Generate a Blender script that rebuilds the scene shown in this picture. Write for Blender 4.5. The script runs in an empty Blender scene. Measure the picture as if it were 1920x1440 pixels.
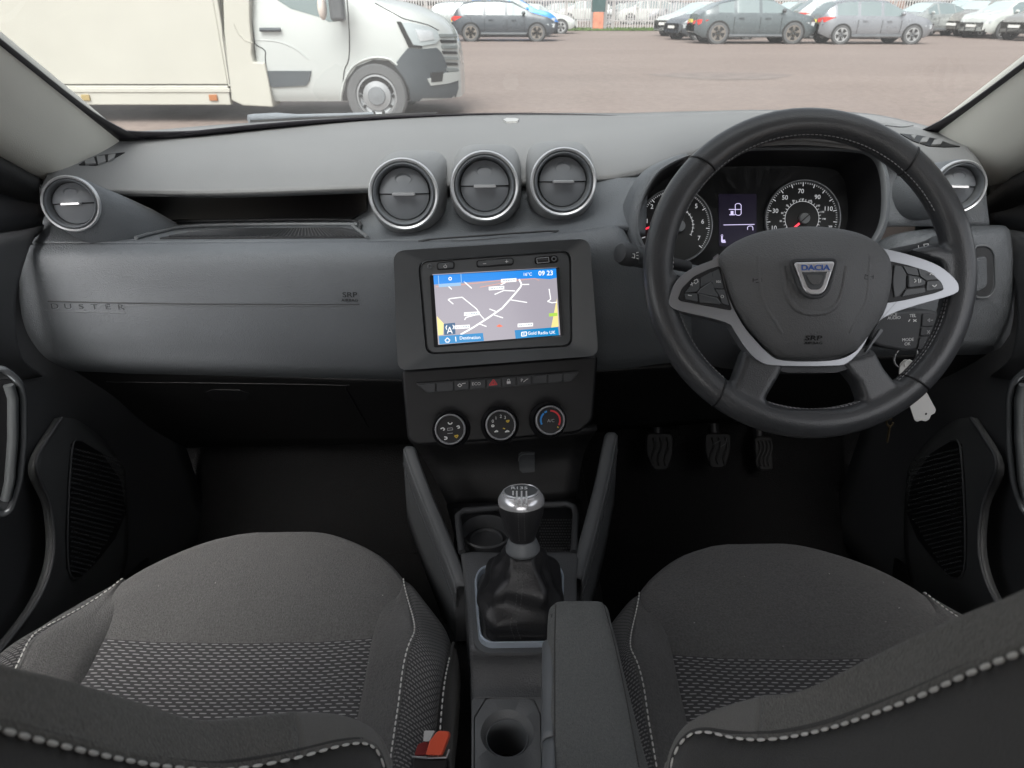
import bpy, bmesh, math, random
from mathutils import Vector, Matrix, noise
from mathutils.bvhtree import BVHTree
from mathutils.geometry import delaunay_2d_cdt
random.seed(7)
SC = bpy.context.scene
COL = SC.collection
R = math.radians

# ------------------------------------------------------------------ camera, world, light
PITCH = R(28.1); FPX = 1331.0
cp, sp = math.cos(PITCH), math.sin(PITCH)
cam_d = bpy.data.cameras.new('camera'); cam = bpy.data.objects.new('camera', cam_d); COL.objects.link(cam)
cam_d.sensor_width = 36; cam_d.lens = FPX / 1920 * 36
cam_d.clip_start = 0.02; cam_d.clip_end = 2000
cam.location = (0, 0, 0); cam.rotation_euler = (R(90) - PITCH, 0, 0)
cam_d.dof.use_dof = True; cam_d.dof.focus_distance = 1.0; cam_d.dof.aperture_fstop = 13
SC.camera = cam
SC.render.resolution_x, SC.render.resolution_y = 1024, 768

SUN_EL, SUN_AZ = R(50), R(195)
w = bpy.data.worlds.new('World'); SC.world = w; w.use_nodes = True
wn = w.node_tree; wn.nodes.clear()
sky = wn.nodes.new('ShaderNodeTexSky'); sky.sky_type = 'NISHITA'; sky.sun_disc = False
sky.sun_elevation = SUN_EL; sky.sun_rotation = SUN_AZ; sky.air_density = 1.0; sky.dust_density = 6.0; sky.ozone_density = 1.0
hs = wn.nodes.new('ShaderNodeHueSaturation'); hs.inputs['Saturation'].default_value = 0.22
bg = wn.nodes.new('ShaderNodeBackground'); bg.inputs['Strength'].default_value = 0.15
wo = wn.nodes.new('ShaderNodeOutputWorld')
wn.links.new(sky.outputs[0], hs.inputs['Color']); wn.links.new(hs.outputs[0], bg.inputs[0]); wn.links.new(bg.outputs[0], wo.inputs[0])
sun_d = bpy.data.lights.new('sun', 'SUN'); sun = bpy.data.objects.new('sun', sun_d); COL.objects.link(sun)
sun_d.energy = 0.9; sun_d.angle = R(45); sun_d.color = (1, .96, .9)
sdir = Vector((math.sin(SUN_AZ) * math.cos(SUN_EL), math.cos(SUN_AZ) * math.cos(SUN_EL), math.sin(SUN_EL)))
sun.rotation_euler = sdir.to_track_quat('Z', 'Y').to_euler()
SC.view_settings.view_transform = 'Standard'; SC.view_settings.look = 'None'
SC.view_settings.exposure = 1.4; SC.view_settings.gamma = 1

GZ = -1.3      # ground level below the camera (which sits at the origin)
# ------------------------------------------------------------------ geometry helpers
def ray(px, py):
    x = (px - 960) / FPX; y = (720 - py) / FPX
    return Vector((x, cp + y * sp, -sp + y * cp))
def PT(px, py, t): return ray(px, py) * t
def PY(px, py, Y): r = ray(px, py); return r * (Y / r.y)
def PZ(px, py, Z): r = ray(px, py); return r * (Z / r.z)
def PX(px, py, X): r = ray(px, py); return r * (X / r.x)

class Plane:
    def __init__(s, O, N, up=Vector((0, 0, 1)), roll=0):
        s.O = Vector(O); s.N = Vector(N).normalized()
        s.U = Vector(up).cross(s.N).normalized(); s.V = s.N.cross(s.U)
        if roll:
            q = Matrix.Rotation(roll, 3, s.N); s.U = q @ s.U; s.V = q @ s.V
        s.M = Matrix(((s.U.x, s.V.x, s.N.x, s.O.x), (s.U.y, s.V.y, s.N.y, s.O.y), (s.U.z, s.V.z, s.N.z, s.O.z), (0, 0, 0, 1)))
    def uv(s, px, py):
        r = ray(px, py); t = s.O.dot(s.N) / r.dot(s.N); p = r * t - s.O
        return Vector((p.dot(s.U), p.dot(s.V)))
    def off(s, d): return Plane2(s, d)
    def w(s, u, v, n=0): return s.O + s.U * u + s.V * v + s.N * n
class Plane2(Plane):
    def __init__(s, p, d):
        s.N, s.U, s.V = p.N, p.U, p.V; s.O = p.O + p.N * d
        s.M = Matrix(((s.U.x, s.V.x, s.N.x, s.O.x), (s.U.y, s.V.y, s.N.y, s.O.y), (s.U.z, s.V.z, s.N.z, s.O.z), (0, 0, 0, 1)))
def frame(O, N, up=Vector((0, 0, 1))): return Plane(O, N, up)

def link(name, me, mat=None, parent=None, smooth=True, angle=35):
    o = bpy.data.objects.new(name, me); COL.objects.link(o)
    if mat is not None:
        if len(me.materials) == 0: me.materials.append(mat)
    if parent is not None:
        o.parent = parent; o.matrix_parent_inverse = parent.matrix_world.inverted()
    if smooth:
        for p in me.polygons: p.use_smooth = True
        if angle < 180:
            try:
                me.set_sharp_from_angle(angle=R(angle))
            except Exception: pass
    return o
def mesh(name, vs, fs, mat=None, parent=None, smooth=True, angle=35):
    me = bpy.data.meshes.new(name); me.from_pydata([tuple(v) for v in vs], [], fs); me.validate(); me.update()
    return link(name, me, mat, parent, smooth, angle)
def frombm(name, bm, mat=None, parent=None, smooth=True, angle=35):
    bmesh.ops.recalc_face_normals(bm, faces=bm.faces)
    me = bpy.data.meshes.new(name); bm.to_mesh(me); bm.free()
    return link(name, me, mat, parent, smooth, angle)
def thing(name, label, cat, loc=(0, 0, 0), group=None, rz=0):
    o = bpy.data.objects.new(name, None); COL.objects.link(o); o.empty_display_size = .1
    o.location = loc; o.rotation_euler = (0, 0, rz)
    o.matrix_world = Matrix.Translation(loc) @ Matrix.Rotation(rz, 4, 'Z')
    o['label'] = label; o['category'] = cat
    if group: o['group'] = group
    return o
def tag(o, label, cat, group=None):
    o['label'] = label; o['category'] = cat
    if group: o['group'] = group
    return o
def stuff(o): o['kind'] = 'stuff'; return o
def crom(p0, p1, p2, p3, t):
    return .5 * ((2 * p1) + (p2 - p0) * t + (2 * p0 - 5 * p1 + 4 * p2 - p3) * t * t + (3 * p1 - p0 - 3 * p2 + p3) * t ** 3)
def curve(P, n, closed=False):
    P = [Vector(p) for p in P]; out = []; N = len(P)
    segs = N if closed else N - 1
    for i in range(segs):
        if closed: a, b, c, d = P[i - 1], P[i], P[(i + 1) % N], P[(i + 2) % N]
        else: a, b, c, d = P[i - 1] if i > 0 else 2 * P[0] - P[1], P[i], P[i + 1], (P[i + 2] if i + 2 < N else 2 * P[-1] - P[-2])
        for k in range(n): out.append(crom(a, b, c, d, k / n))
    if not closed: out.append(P[-1])
    return out
def gridfaces(nr, nc, closed=False):
    f = []
    for i in range(nr - 1):
        for j in range(nc if closed else nc - 1):
            a = i * nc + j; b = i * nc + (j + 1) % nc
            f.append((a, b, b + nc, a + nc))
    return f
def solid(o, th, off=-1):
    m = o.modifiers.new('thickness', 'SOLIDIFY'); m.thickness = th; m.offset = off; m.use_even_offset = False; return o
def bevel(o, wd, seg=3, ang=40):
    m = o.modifiers.new('bevel', 'BEVEL'); m.width = wd; m.segments = seg; m.limit_method = 'ANGLE'; m.angle_limit = R(ang)
    m.use_clamp_overlap = True
    for p in o.data.polygons: p.use_smooth = True
    m2 = o.modifiers.new('wn', 'WEIGHTED_NORMAL'); m2.keep_sharp = True
    return o
def patch(name, rows, mat, parent=None, nu=6, nv=6, th=.004, flip=False):
    """rows of control points -> smooth sheet with thickness, normals toward the camera"""
    if len(set(map(len, rows))) > 1: print('ROWS', name, list(map(len, rows)))
    R1 = [curve(r, nu) for r in rows]; nc = len(R1[0])
    cols = [curve([r[j] for r in R1], nv) for j in range(nc)]; nr = len(cols[0])
    vs = [cols[j][i] for i in range(nr) for j in range(nc)]
    fs = gridfaces(nr, nc)
    c = sum(vs, Vector()) / len(vs); m = len(fs) // 2 + nc // 2
    f = fs[min(m, len(fs) - 1)]; n = (vs[f[1]] - vs[f[0]]).cross(vs[f[3]] - vs[f[0]])
    if (n.dot(-vs[f[0]]) < 0) != flip: fs = [tuple(reversed(q)) for q in fs]
    o = mesh(name, vs, fs, mat, parent, True, 180)
    if th: solid(o, th)
    return o
def loops(name, LL, mat, parent=None, cap0=False, cap1=False, angle=35):
    n = len(LL[0]); vs = [v for L in LL for v in L]; fs = gridfaces(len(LL), n, True)
    if cap0: fs.append(tuple(reversed(range(n))))
    if cap1: fs.append(tuple(range(n * (len(LL) - 1), n * len(LL))))
    bm = bmesh.new(); V = [bm.verts.new(v) for v in vs]
    for f in fs:
        try: bm.faces.new([V[i] for i in f])
        except Exception: pass
    return frombm(name, bm, mat, parent, True, angle)
def rpoly(P, r, n=5):
    """round the corners of a 2-D polygon"""
    out = []; N = len(P); P = [Vector(p) for p in P]
    for i in range(N):
        a, b, c = P[i - 1], P[i], P[(i + 1) % N]
        rr = r[i] if isinstance(r, (list, tuple)) else r
        d1 = (a - b); d2 = (c - b); l = min(rr, d1.length * .48, d2.length * .48)
        p0 = b + d1.normalized() * l; p1 = b + d2.normalized() * l
        for k in range(n + 1):
            t = k / n; out.append((1 - t) ** 2 * p0 + 2 * t * (1 - t) * b + t * t * p1)
    return out
def plate(name, uv, depth, mat, parent=None, pl=None, z0=0, bev=0, seg=3, smooth=True):
    """prism: front face at n=z0, back at z0-depth"""
    bm = bmesh.new(); M = pl.M
    a = [bm.verts.new(M @ Vector((p[0], p[1], z0))) for p in uv]
    b = [bm.verts.new(M @ Vector((p[0], p[1], z0 - depth))) for p in uv]
    n = len(uv)
    bm.faces.new(a); bm.faces.new(list(reversed(b)))
    for i in range(n): bm.faces.new((a[i], b[i], b[(i + 1) % n], a[(i + 1) % n]))
    o = frombm(name, bm, mat, parent, True, 35)
    if bev: bevel(o, bev, seg)
    return o
def plpx(pl, pts, r=0, n=5):
    uv = [pl.uv(*p[:2]) for p in pts]
    return rpoly(uv, r, n) if r else uv
def tube(name, P, r, mat, parent=None, closed=False, seg=8, sx=1, sy=1, up=None):
    P = [Vector(p) for p in P]; N = len(P); LL = []
    if N < 2: print('EMPTY TUBE', name); return None
    prev = None
    for i in range(N):
        if closed: t = P[(i + 1) % N] - P[i - 1]
        else: t = P[min(i + 1, N - 1)] - P[max(i - 1, 0)]
        t.normalize()
        u = up if up is not None else (prev if prev is not None else (Vector((0, 0, 1)) if abs(t.z) < .9 else Vector((1, 0, 0))))
        a = (u - t * u.dot(t)).normalized(); b = t.cross(a); prev = a
        rr = r(i / max(1, N - 1)) if callable(r) else r
        LL.append([P[i] + a * math.cos(2 * math.pi * k / seg) * rr * sx + b * math.sin(2 * math.pi * k / seg) * rr * sy for k in range(seg)])
    if closed:
        vs = [v for L in LL for v in L]; fs = []
        for i in range(N):
            for k in range(seg):
                j = (i + 1) % N; fs.append((i * seg + k, i * seg + (k + 1) % seg, j * seg + (k + 1) % seg, j * seg + k))
        bm = bmesh.new(); V = [bm.verts.new(v) for v in vs]
        for f in fs: bm.faces.new([V[q] for q in f])
        return frombm(name, bm, mat, parent, True, 60)
    return loops(name, LL, mat, parent, True, True, 60)
def lathe(name, prof, pl, mat, parent=None, seg=48, cap0=False, cap1=False, sx=1, sy=1, u0=0, v0=0, angle=30):
    LL = [[pl.M @ Vector((u0 + r * sx * math.cos(2 * math.pi * k / seg), v0 + r * sy * math.sin(2 * math.pi * k / seg), z)) for k in range(seg)] for r, z in prof]
    return loops(name, LL, mat, parent, cap0, cap1, angle)
def box(name, a, b, mat, parent=None, bev=0):
    bm = bmesh.new(); bmesh.ops.create_cube(bm, size=1)
    a, b = Vector(a), Vector(b)
    for v in bm.verts: v.co = Vector([(a[i] + b[i]) / 2 + v.co[i] * (b[i] - a[i]) for i in range(3)])
    o = frombm(name, bm, mat, parent)
    if bev: bevel(o, bev)
    return o
def text(name, s, size, pl, u, v, mat, parent=None, z=.0006, ext=.0002, rot=0, sx=1, align='CENTER', bold=0):
    c = bpy.data.curves.new(name, 'FONT'); c.body = s; c.size = size; c.align_x = align; c.align_y = 'CENTER'
    c.extrude = ext; c.offset = bold; c.resolution_u = 3
    t = bpy.data.objects.new(name, c); COL.objects.link(t)
    dg = bpy.context.evaluated_depsgraph_get(); me = bpy.data.meshes.new_from_object(t.evaluated_get(dg)); bpy.data.objects.remove(t)
    me.materials.clear()
    me.transform(pl.M @ Matrix.Translation((u, v, z)) @ Matrix.Rotation(rot, 4, 'Z') @ Matrix.Diagonal((sx, 1, 1, 1)))
    return link(name, me, mat, parent, False)
def textpx(name, s, hpx, pl, px, py, mat, parent=None, **k):
    """text whose height is about hpx photograph pixels"""
    a = pl.uv(px, py); b = pl.uv(px, py - hpx); d = (b - a).length
    return text(name, s, d * 1.38, pl, a.x, a.y, mat, parent, **k)
def joinlines(name, segs, wd, pl, mat, parent=None, z=.0005, ext=.0003):
    """flat strokes [(u0,v0,u1,v1[,w])] as one mesh"""
    bm = bmesh.new()
    for s in segs:
        a = Vector(s[:2]); b = Vector(s[2:4]); h = (s[4] if len(s) > 4 else wd) / 2
        d = (b - a); d = d.normalized() if d.length > 0 else Vector((1, 0)); n = Vector((-d.y, d.x)) * h
        q = [a + n, a - n, b - n, b + n]
        vs = [bm.verts.new(pl.M @ Vector((p.x, p.y, z))) for p in q]; vb = [bm.verts.new(pl.M @ Vector((p.x, p.y, z - ext))) for p in q]
        bm.faces.new(vs)
        for i in range(4): bm.faces.new((vs[i], vb[i], vb[(i + 1) % 4], vs[(i + 1) % 4]))
    return frombm(name, bm, mat, parent, False)
def strokes(name, pxl, wpx, pl, mat, parent=None, **k):
    """polylines given in photograph pixels on a plane"""
    segs = []
    for L in pxl:
        uv = [pl.uv(*p) for p in L]
        for a, b in zip(uv, uv[1:]): segs.append((a.x, a.y, b.x, b.y))
    wd = (pl.uv(960 + wpx, 500) - pl.uv(960, 500)).length
    return joinlines(name, segs, wd, pl, mat, parent, **k)
def bvh(objs):
    bpy.context.view_layer.update(); dg = bpy.context.evaluated_depsgraph_get(); vs = []; fs = []
    for o in objs:
        e = o.evaluated_get(dg); me = e.to_mesh(); b = len(vs)
        vs += [o.matrix_world @ v.co for v in me.vertices]; fs += [tuple(i + b for i in p.vertices) for p in me.polygons]
        e.to_mesh_clear()
    return BVHTree.FromPolygons(vs, fs)
def hit(B, px, py):
    d = ray(px, py).normalized(); h = B.ray_cast(Vector((0, 0, 0)), d)
    if h[0] is None: return None, None
    n = h[1]
    if n.dot(d) > 0: n = -n
    return h[0], n
def onsurf(B, pts, n=4, off=0, closed=False, smooth=True):
    P = [Vector((p[0], p[1], 0)) for p in pts]; Q = curve(P, n, closed) if smooth else P; out = []
    for q in Q:
        h, nn = hit(B, q.x, q.y)
        if h is not None: out.append(h + nn * off)
    return out
def drape(name, B, pts, mat, parent=None, off=.002, th=.004, step=8, bev=0):
    """a shaped piece laid on a surface: outline in pixels, thickness in metres"""
    P = [Vector(p[:2]) for p in pts]; D = []
    for a, b in zip(P, P[1:] + P[:1]):
        k = max(1, int((b - a).length / step)); D += [a + (b - a) * i / k for i in range(k)]
    n = len(D); xs = [p.x for p in D]; ys = [p.y for p in D]; X = []
    def inside(q):
        c = False
        for i in range(n):
            a, b = D[i], D[i - 1]
            if (a.y > q.y) != (b.y > q.y) and q.x < (b.x - a.x) * (q.y - a.y) / (b.y - a.y) + a.x: c = not c
        return c
    x = min(xs) + step * .5
    while x < max(xs):
        y = min(ys) + step * .5
        while y < max(ys):
            q = Vector((x, y))
            if inside(q) and min((q - d).length for d in D) > step * .4: X.append(q)
            y += step
        x += step
    vv, ee, ff, *_ = delaunay_2d_cdt(D + X, [(i, (i + 1) % n) for i in range(n)], [list(range(n))], 1, 1e-5)
    top = []; nor = []; last = None
    for q in vv:
        h, nn = hit(B, q.x, q.y)
        if h is None: top.append(None); continue
        top.append(h + nn * off); nor.append(nn)
    avg = sum(nor, Vector()).normalized()
    ff = [f for f in ff if all(top[i] is not None for i in f)]; top = [t if t is not None else Vector((0, 0, -1)) for t in top]
    bot = [t - avg * th for t in top]; N = len(vv)
    bm = bmesh.new(); A = [bm.verts.new(v) for v in top]; Bv = [bm.verts.new(v) for v in bot]
    ec = {}
    for f in ff:
        f = list(f); bm.faces.new([A[i] for i in f])
        try: bm.faces.new([Bv[i] for i in reversed(f)])
        except Exception: pass
        for a, b in zip(f, f[1:] + f[:1]): ec[(a, b)] = ec.get((a, b), 0) + 1
    for (a, b) in ec:
        if (b, a) not in ec:
            bm.faces.new((A[b], A[a], Bv[a], Bv[b]))
    bmesh.ops.delete(bm, geom=[v for v in bm.verts if not v.link_faces], context='VERTS')
    return frombm(name, bm, mat, parent, True, 40)
def resample(P, d):
    out = [P[0]]; acc = 0
    for a, b in zip(P, P[1:]):
        L = (b - a).length
        if L < 1e-9: continue
        s = d - acc
        while s <= L: out.append(a + (b - a) * (s / L)); s += d
        acc = (acc + L) % d
    return out
def capsule(a, b, r, bm, seg=6):
    t = (b - a); L = t.length; t.normalize(); u = Vector((0, 0, 1)) if abs(t.z) < .9 else Vector((1, 0, 0))
    x = t.cross(u).normalized(); y = t.cross(x); rings = []
    for s, rr in ((0, .35), (.15, .95), (.5, 1.15), (.85, .95), (1, .35)):
        c = a + t * L * s; rings.append([bm.verts.new(c + (x * math.cos(2 * math.pi * k / seg) + y * math.sin(2 * math.pi * k / seg)) * r * rr) for k in range(seg)])
    for p, q in zip(rings, rings[1:]):
        for k in range(seg): bm.faces.new((p[k], p[(k + 1) % seg], q[(k + 1) % seg], q[k]))
    bm.faces.new(rings[0]); bm.faces.new(rings[-1])
def stitching(name, P, pitch, fill, r, mat, parent, single=False, slant=0):
    Q = resample(P, pitch)
    if single:
        for i, (a, b) in enumerate(zip(Q, Q[1:])):
            bm = bmesh.new(); capsule(a, a + (b - a) * fill, r, bm, 8); frombm(name, bm, mat, parent, True, 60)
        return
    bm = bmesh.new()
    for a, b in zip(Q, Q[1:]): capsule(a, a + (b - a) * fill, r, bm, 5)
    return stuff(frombm(name, bm, mat, parent, True, 60))

# ------------------------------------------------------------------ materials
def nmat(name): 
    m = bpy.data.materials.new(name); m.use_nodes = True
    return m, m.node_tree, m.node_tree.nodes['Principled BSDF']
def mat(name, col, rough=.5, metal=0, bump=0, bs=400, spec=.5, var=.0, vs=8, coat=0, kind='noise', emis=None, es=1, sheen=0, dist=.001):
    m, nt, b = nmat(name); L = nt.links
    b.inputs['Base Color'].default_value = (*col, 1); b.inputs['Roughness'].default_value = rough; b.inputs['Metallic'].default_value = metal
    b.inputs['Specular IOR Level'].default_value = spec
    if coat: b.inputs['Coat Weight'].default_value = coat; b.inputs['Coat Roughness'].default_value = .08
    if sheen: b.inputs['Sheen Weight'].default_value = sheen; b.inputs['Sheen Roughness'].default_value = .5
    if emis: b.inputs['Emission Color'].default_value = (*emis, 1); b.inputs['Emission Strength'].default_value = es
    if bump or var:
        tc = nt.nodes.new('ShaderNodeTexCoord')
    if bump:
        if kind == 'noise':
            n = nt.nodes.new('ShaderNodeTexNoise'); n.inputs['Scale'].default_value = bs; n.inputs['Detail'].default_value = 2; out = n.outputs[0]
        else:
            n = nt.nodes.new('ShaderNodeTexVoronoi'); n.inputs['Scale'].default_value = bs; out = n.outputs['Distance']
        L.new(tc.outputs['Object'], n.inputs['Vector'])
        bp = nt.nodes.new('ShaderNodeBump'); bp.inputs['Strength'].default_value = bump; bp.inputs['Distance'].default_value = dist
        L.new(out, bp.inputs['Height']); L.new(bp.outputs[0], b.inputs['Normal'])
    if var:
        n = nt.nodes.new('ShaderNodeTexNoise'); n.inputs['Scale'].default_value = vs; n.inputs['Detail'].default_value = 5
        L.new(tc.outputs['Object'], n.inputs['Vector'])
        r = nt.nodes.new('ShaderNodeMapRange'); r.inputs[3].default_value = 1 - var; r.inputs[4].default_value = 1 + var; r.inputs[1].default_value = .3; r.inputs[2].default_value = .7
        L.new(n.outputs[0], r.inputs[0])
        mx = nt.nodes.new('ShaderNodeMix'); mx.data_type = 'RGBA'; mx.blend_type = 'MULTIPLY'; mx.inputs[0].default_value = 1
        mx.inputs[6].default_value = (*col, 1); L.new(r.outputs[0], mx.inputs[7]); L.new(mx.outputs[2], b.inputs['Base Color'])
        r2 = nt.nodes.new('ShaderNodeMapRange'); r2.inputs[3].default_value = max(0, rough - .08); r2.inputs[4].default_value = min(1, rough + .08)
        L.new(n.outputs[0], r2.inputs[0]); L.new(r2.outputs[0], b.inputs['Roughness'])
    return m
def glassmat(name, tint, refl=.04, rough=0.0):
    m, nt, b = nmat(name); nt.nodes.remove(b); L = nt.links
    t = nt.nodes.new('ShaderNodeBsdfTransparent'); t.inputs[0].default_value = (*tint, 1)
    g = nt.nodes.new('ShaderNodeBsdfGlossy'); g.inputs['Roughness'].default_value = rough
    f = nt.nodes.new('ShaderNodeFresnel'); f.inputs[0].default_value = 1.2
    mx = nt.nodes.new('ShaderNodeMixShader'); L.new(f.outputs[0], mx.inputs[0]); L.new(t.outputs[0], mx.inputs[1]); L.new(g.outputs[0], mx.inputs[2])
    # uneven dust film added as a veil, painting haze over the view
    tr = nt.nodes.new('ShaderNodeBsdfTranslucent'); tr.inputs[0].default_value = (.8, .8, .78, 1)
    tc = nt.nodes.new('ShaderNodeTexCoord'); n1 = nt.nodes.new('ShaderNodeTexNoise'); n1.inputs['Scale'].default_value = 5; n1.inputs['Detail'].default_value = 7
    L.new(tc.outputs['Object'], n1.inputs[0]); r1 = nt.nodes.new('ShaderNodeMapRange'); r1.inputs[1].default_value = .3; r1.inputs[2].default_value = .75; r1.inputs[3].default_value = .018; r1.inputs[4].default_value = .062
    L.new(n1.outputs[0], r1.inputs[0]); m2 = nt.nodes.new('ShaderNodeMixShader'); L.new(r1.outputs[0], m2.inputs[0]); L.new(mx.outputs[0], m2.inputs[1]); L.new(tr.outputs[0], m2.inputs[2]); mx = m2
    L.new(mx.outputs[0], nt.nodes['Material Output'].inputs[0]); return m
def wovenmat(name, base, light, sx, sy, wd=.5, hgt=.3, rough=.9, bs=900, rotz=0):
    """woven fabric: rows of short light dashes, half-offset like brickwork"""
    m, nt, b = nmat(name); L = nt.links; N = nt.nodes
    tc = N.new('ShaderNodeTexCoord'); mp = N.new('ShaderNodeMapping'); mp.inputs['Scale'].default_value = (sx, sy, 1); mp.inputs['Rotation'].default_value[2] = rotz
    L.new(tc.outputs['UV'], mp.inputs[0])
    nz = N.new('ShaderNodeTexNoise'); nz.inputs['Scale'].default_value = 14; L.new(tc.outputs['UV'], nz.inputs[0])
    ad = N.new('ShaderNodeMix'); ad.data_type = 'RGBA'; ad.blend_type = 'LINEAR_LIGHT'; ad.inputs[0].default_value = .12
    L.new(mp.outputs[0], ad.inputs[6]); L.new(nz.outputs['Color'], ad.inputs[7])
    sep = N.new('ShaderNodeSeparateXYZ'); L.new(ad.outputs[2], sep.inputs[0])
    def M(op, a, bb=None, c=None):
        q = N.new('ShaderNodeMath'); q.operation = op
        for i, v in enumerate((a, bb, c)):
            if v is None: continue
            if isinstance(v, (int, float)): q.inputs[i].default_value = v
            else: L.new(v, q.inputs[i])
        return q.outputs[0]
    row = M('FLOOR', sep.outputs[1]); off = M('MULTIPLY', M('MODULO', row, 2), .5)
    fx = M('FRACT', M('ADD', sep.outputs[0], off)); fy = M('FRACT', sep.outputs[1])
    ax = M('DIVIDE', M('ABSOLUTE', M('SUBTRACT', fx, .5)), wd / 2); ay = M('DIVIDE', M('ABSOLUTE', M('SUBTRACT', fy, .5)), hgt / 2)
    d = M('ADD', M('POWER', ax, 4), M('POWER', ay, 2)); mk = N.new('ShaderNodeMapRange'); mk.inputs[1].default_value = .7; mk.inputs[2].default_value = 1.3; mk.inputs[3].default_value = 1; mk.inputs[4].default_value = 0
    L.new(d, mk.inputs[0])
    mx = N.new('ShaderNodeMix'); mx.data_type = 'RGBA'; mx.inputs[6].default_value = (*base, 1); mx.inputs[7].default_value = (*light, 1)
    L.new(mk.outputs[0], mx.inputs[0]); L.new(mx.outputs[2], b.inputs['Base Color']); b.inputs['Roughness'].default_value = rough
    n2 = N.new('ShaderNodeTexNoise'); n2.inputs['Scale'].default_value = bs; L.new(tc.outputs['Object'], n2.inputs[0])
    h = M('ADD', M('MULTIPLY', mk.outputs[0], -.8), M('MULTIPLY', n2.outputs[0], .6))
    bp = N.new('ShaderNodeBump'); bp.inputs['Strength'].default_value = .6; bp.inputs['Distance'].default_value = .0015; L.new(h, bp.inputs['Height']); L.new(bp.outputs[0], b.inputs['Normal'])
    b.inputs['Sheen Weight'].default_value = .15
    return m
PL_TOP = mat('dash_top_plastic', (.205, .207, .209), .62, bump=.35, bs=900, kind='v', var=.05, vs=5, dist=.0006)
PL_MID = mat('dash_mid_plastic', (.158, .170, .184), .48, bump=.55, bs=620, kind='v', var=.07, vs=7, dist=.0009)
PL_DARK = mat('dark_plastic', (.06, .062, .066), .55, bump=.3, bs=700, kind='v', var=.1, vs=9, dist=.0006)
PL_BLACK = mat('black_plastic', (.009, .009, .0105), .5, bump=.2, bs=700, dist=.0004)
PL_SMOOTH = mat('smooth_black_plastic', (.085, .09, .095), .38, bump=.06, bs=300, var=.1, vs=20)
PL_SATIN = mat('satin_grey_plastic', (.17, .18, .19), .42, bump=.1, bs=500, dist=.0004, var=.06)
PL_GLOSS = mat('gloss_black', (.01, .01, .012), .12, var=.1, vs=30)
CHROME = mat('satin_chrome', (.72, .73, .75), .3, .45, bump=.03, bs=300)
SILVER = mat('silver_paint', (.38, .39, .41), .33, .65, bump=.04, bs=900)
BRIGHT = mat('polished_metal', (.85, .85, .87), .22, .6)
PILLAR = mat('pillar_trim', (.72, .71, .65), .75, bump=.3, bs=900, kind='v', var=.03, dist=.0005)
LEATHER = mat('leather', (.056, .058, .062), .33, bump=.3, bs=650, coat=.12, kind='v', var=.12, vs=12, dist=.0006)
GAITER = mat('gaiter_leather', (.024, .024, .026), .40, bump=.4, bs=500, kind='v', dist=.0005, var=.1)
COVER = mat('airbag_plastic', (.135, .137, .14), .52, bump=.6, bs=650, kind='v', var=.06, dist=.0007)
FABRIC = mat('seat_fabric', (.116, .114, .112), .95, bump=1, bs=620, var=.26, vs=380, sheen=.25, dist=.0016)
FABRIC2 = mat('seat_fabric_ribbed', (.048, .047, .046), .95, bump=.8, bs=1100, var=.08, sheen=.2, dist=.0008)
ARMF = mat('armrest_fabric', (.125, .13, .127), .95, bump=1, bs=700, var=.15, vs=420, sheen=.25, dist=.001)
WOVEN = wovenmat('woven_insert', (.062, .061, .063), (.34, .34, .34), 1 / .0130, 1 / .0045, .66, .34)
WOVEN2 = wovenmat('woven_bolster', (.05, .049, .051), (.22, .22, .215), 1 / .0070, 1 / .0039, .8, .42)
WHITE = mat('white_print', (.75, .75, .75), .6)
PGREY = mat('grey_print', (.35, .35, .36), .6)
THREAD = mat('white_thread', (.8, .79, .76), .85, bump=.8, bs=2500, dist=.0006)
THREADG = mat('grey_thread', (.30, .30, .31), .85)
THREADD = mat('dark_thread', (.06, .06, .062), .8)
CARPET = mat('carpet', (.005, .005, .0055), 1, bump=1, bs=500, dist=.002)
RUBBER = mat('rubber', (.0045, .0045, .005), .65, bump=.3, bs=300)
RED = mat('red_plastic', (.75, .10, .045), .4, bump=.1, bs=200)
LENS = glassmat('windscreen_glass', (.66, .685, .68))

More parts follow.
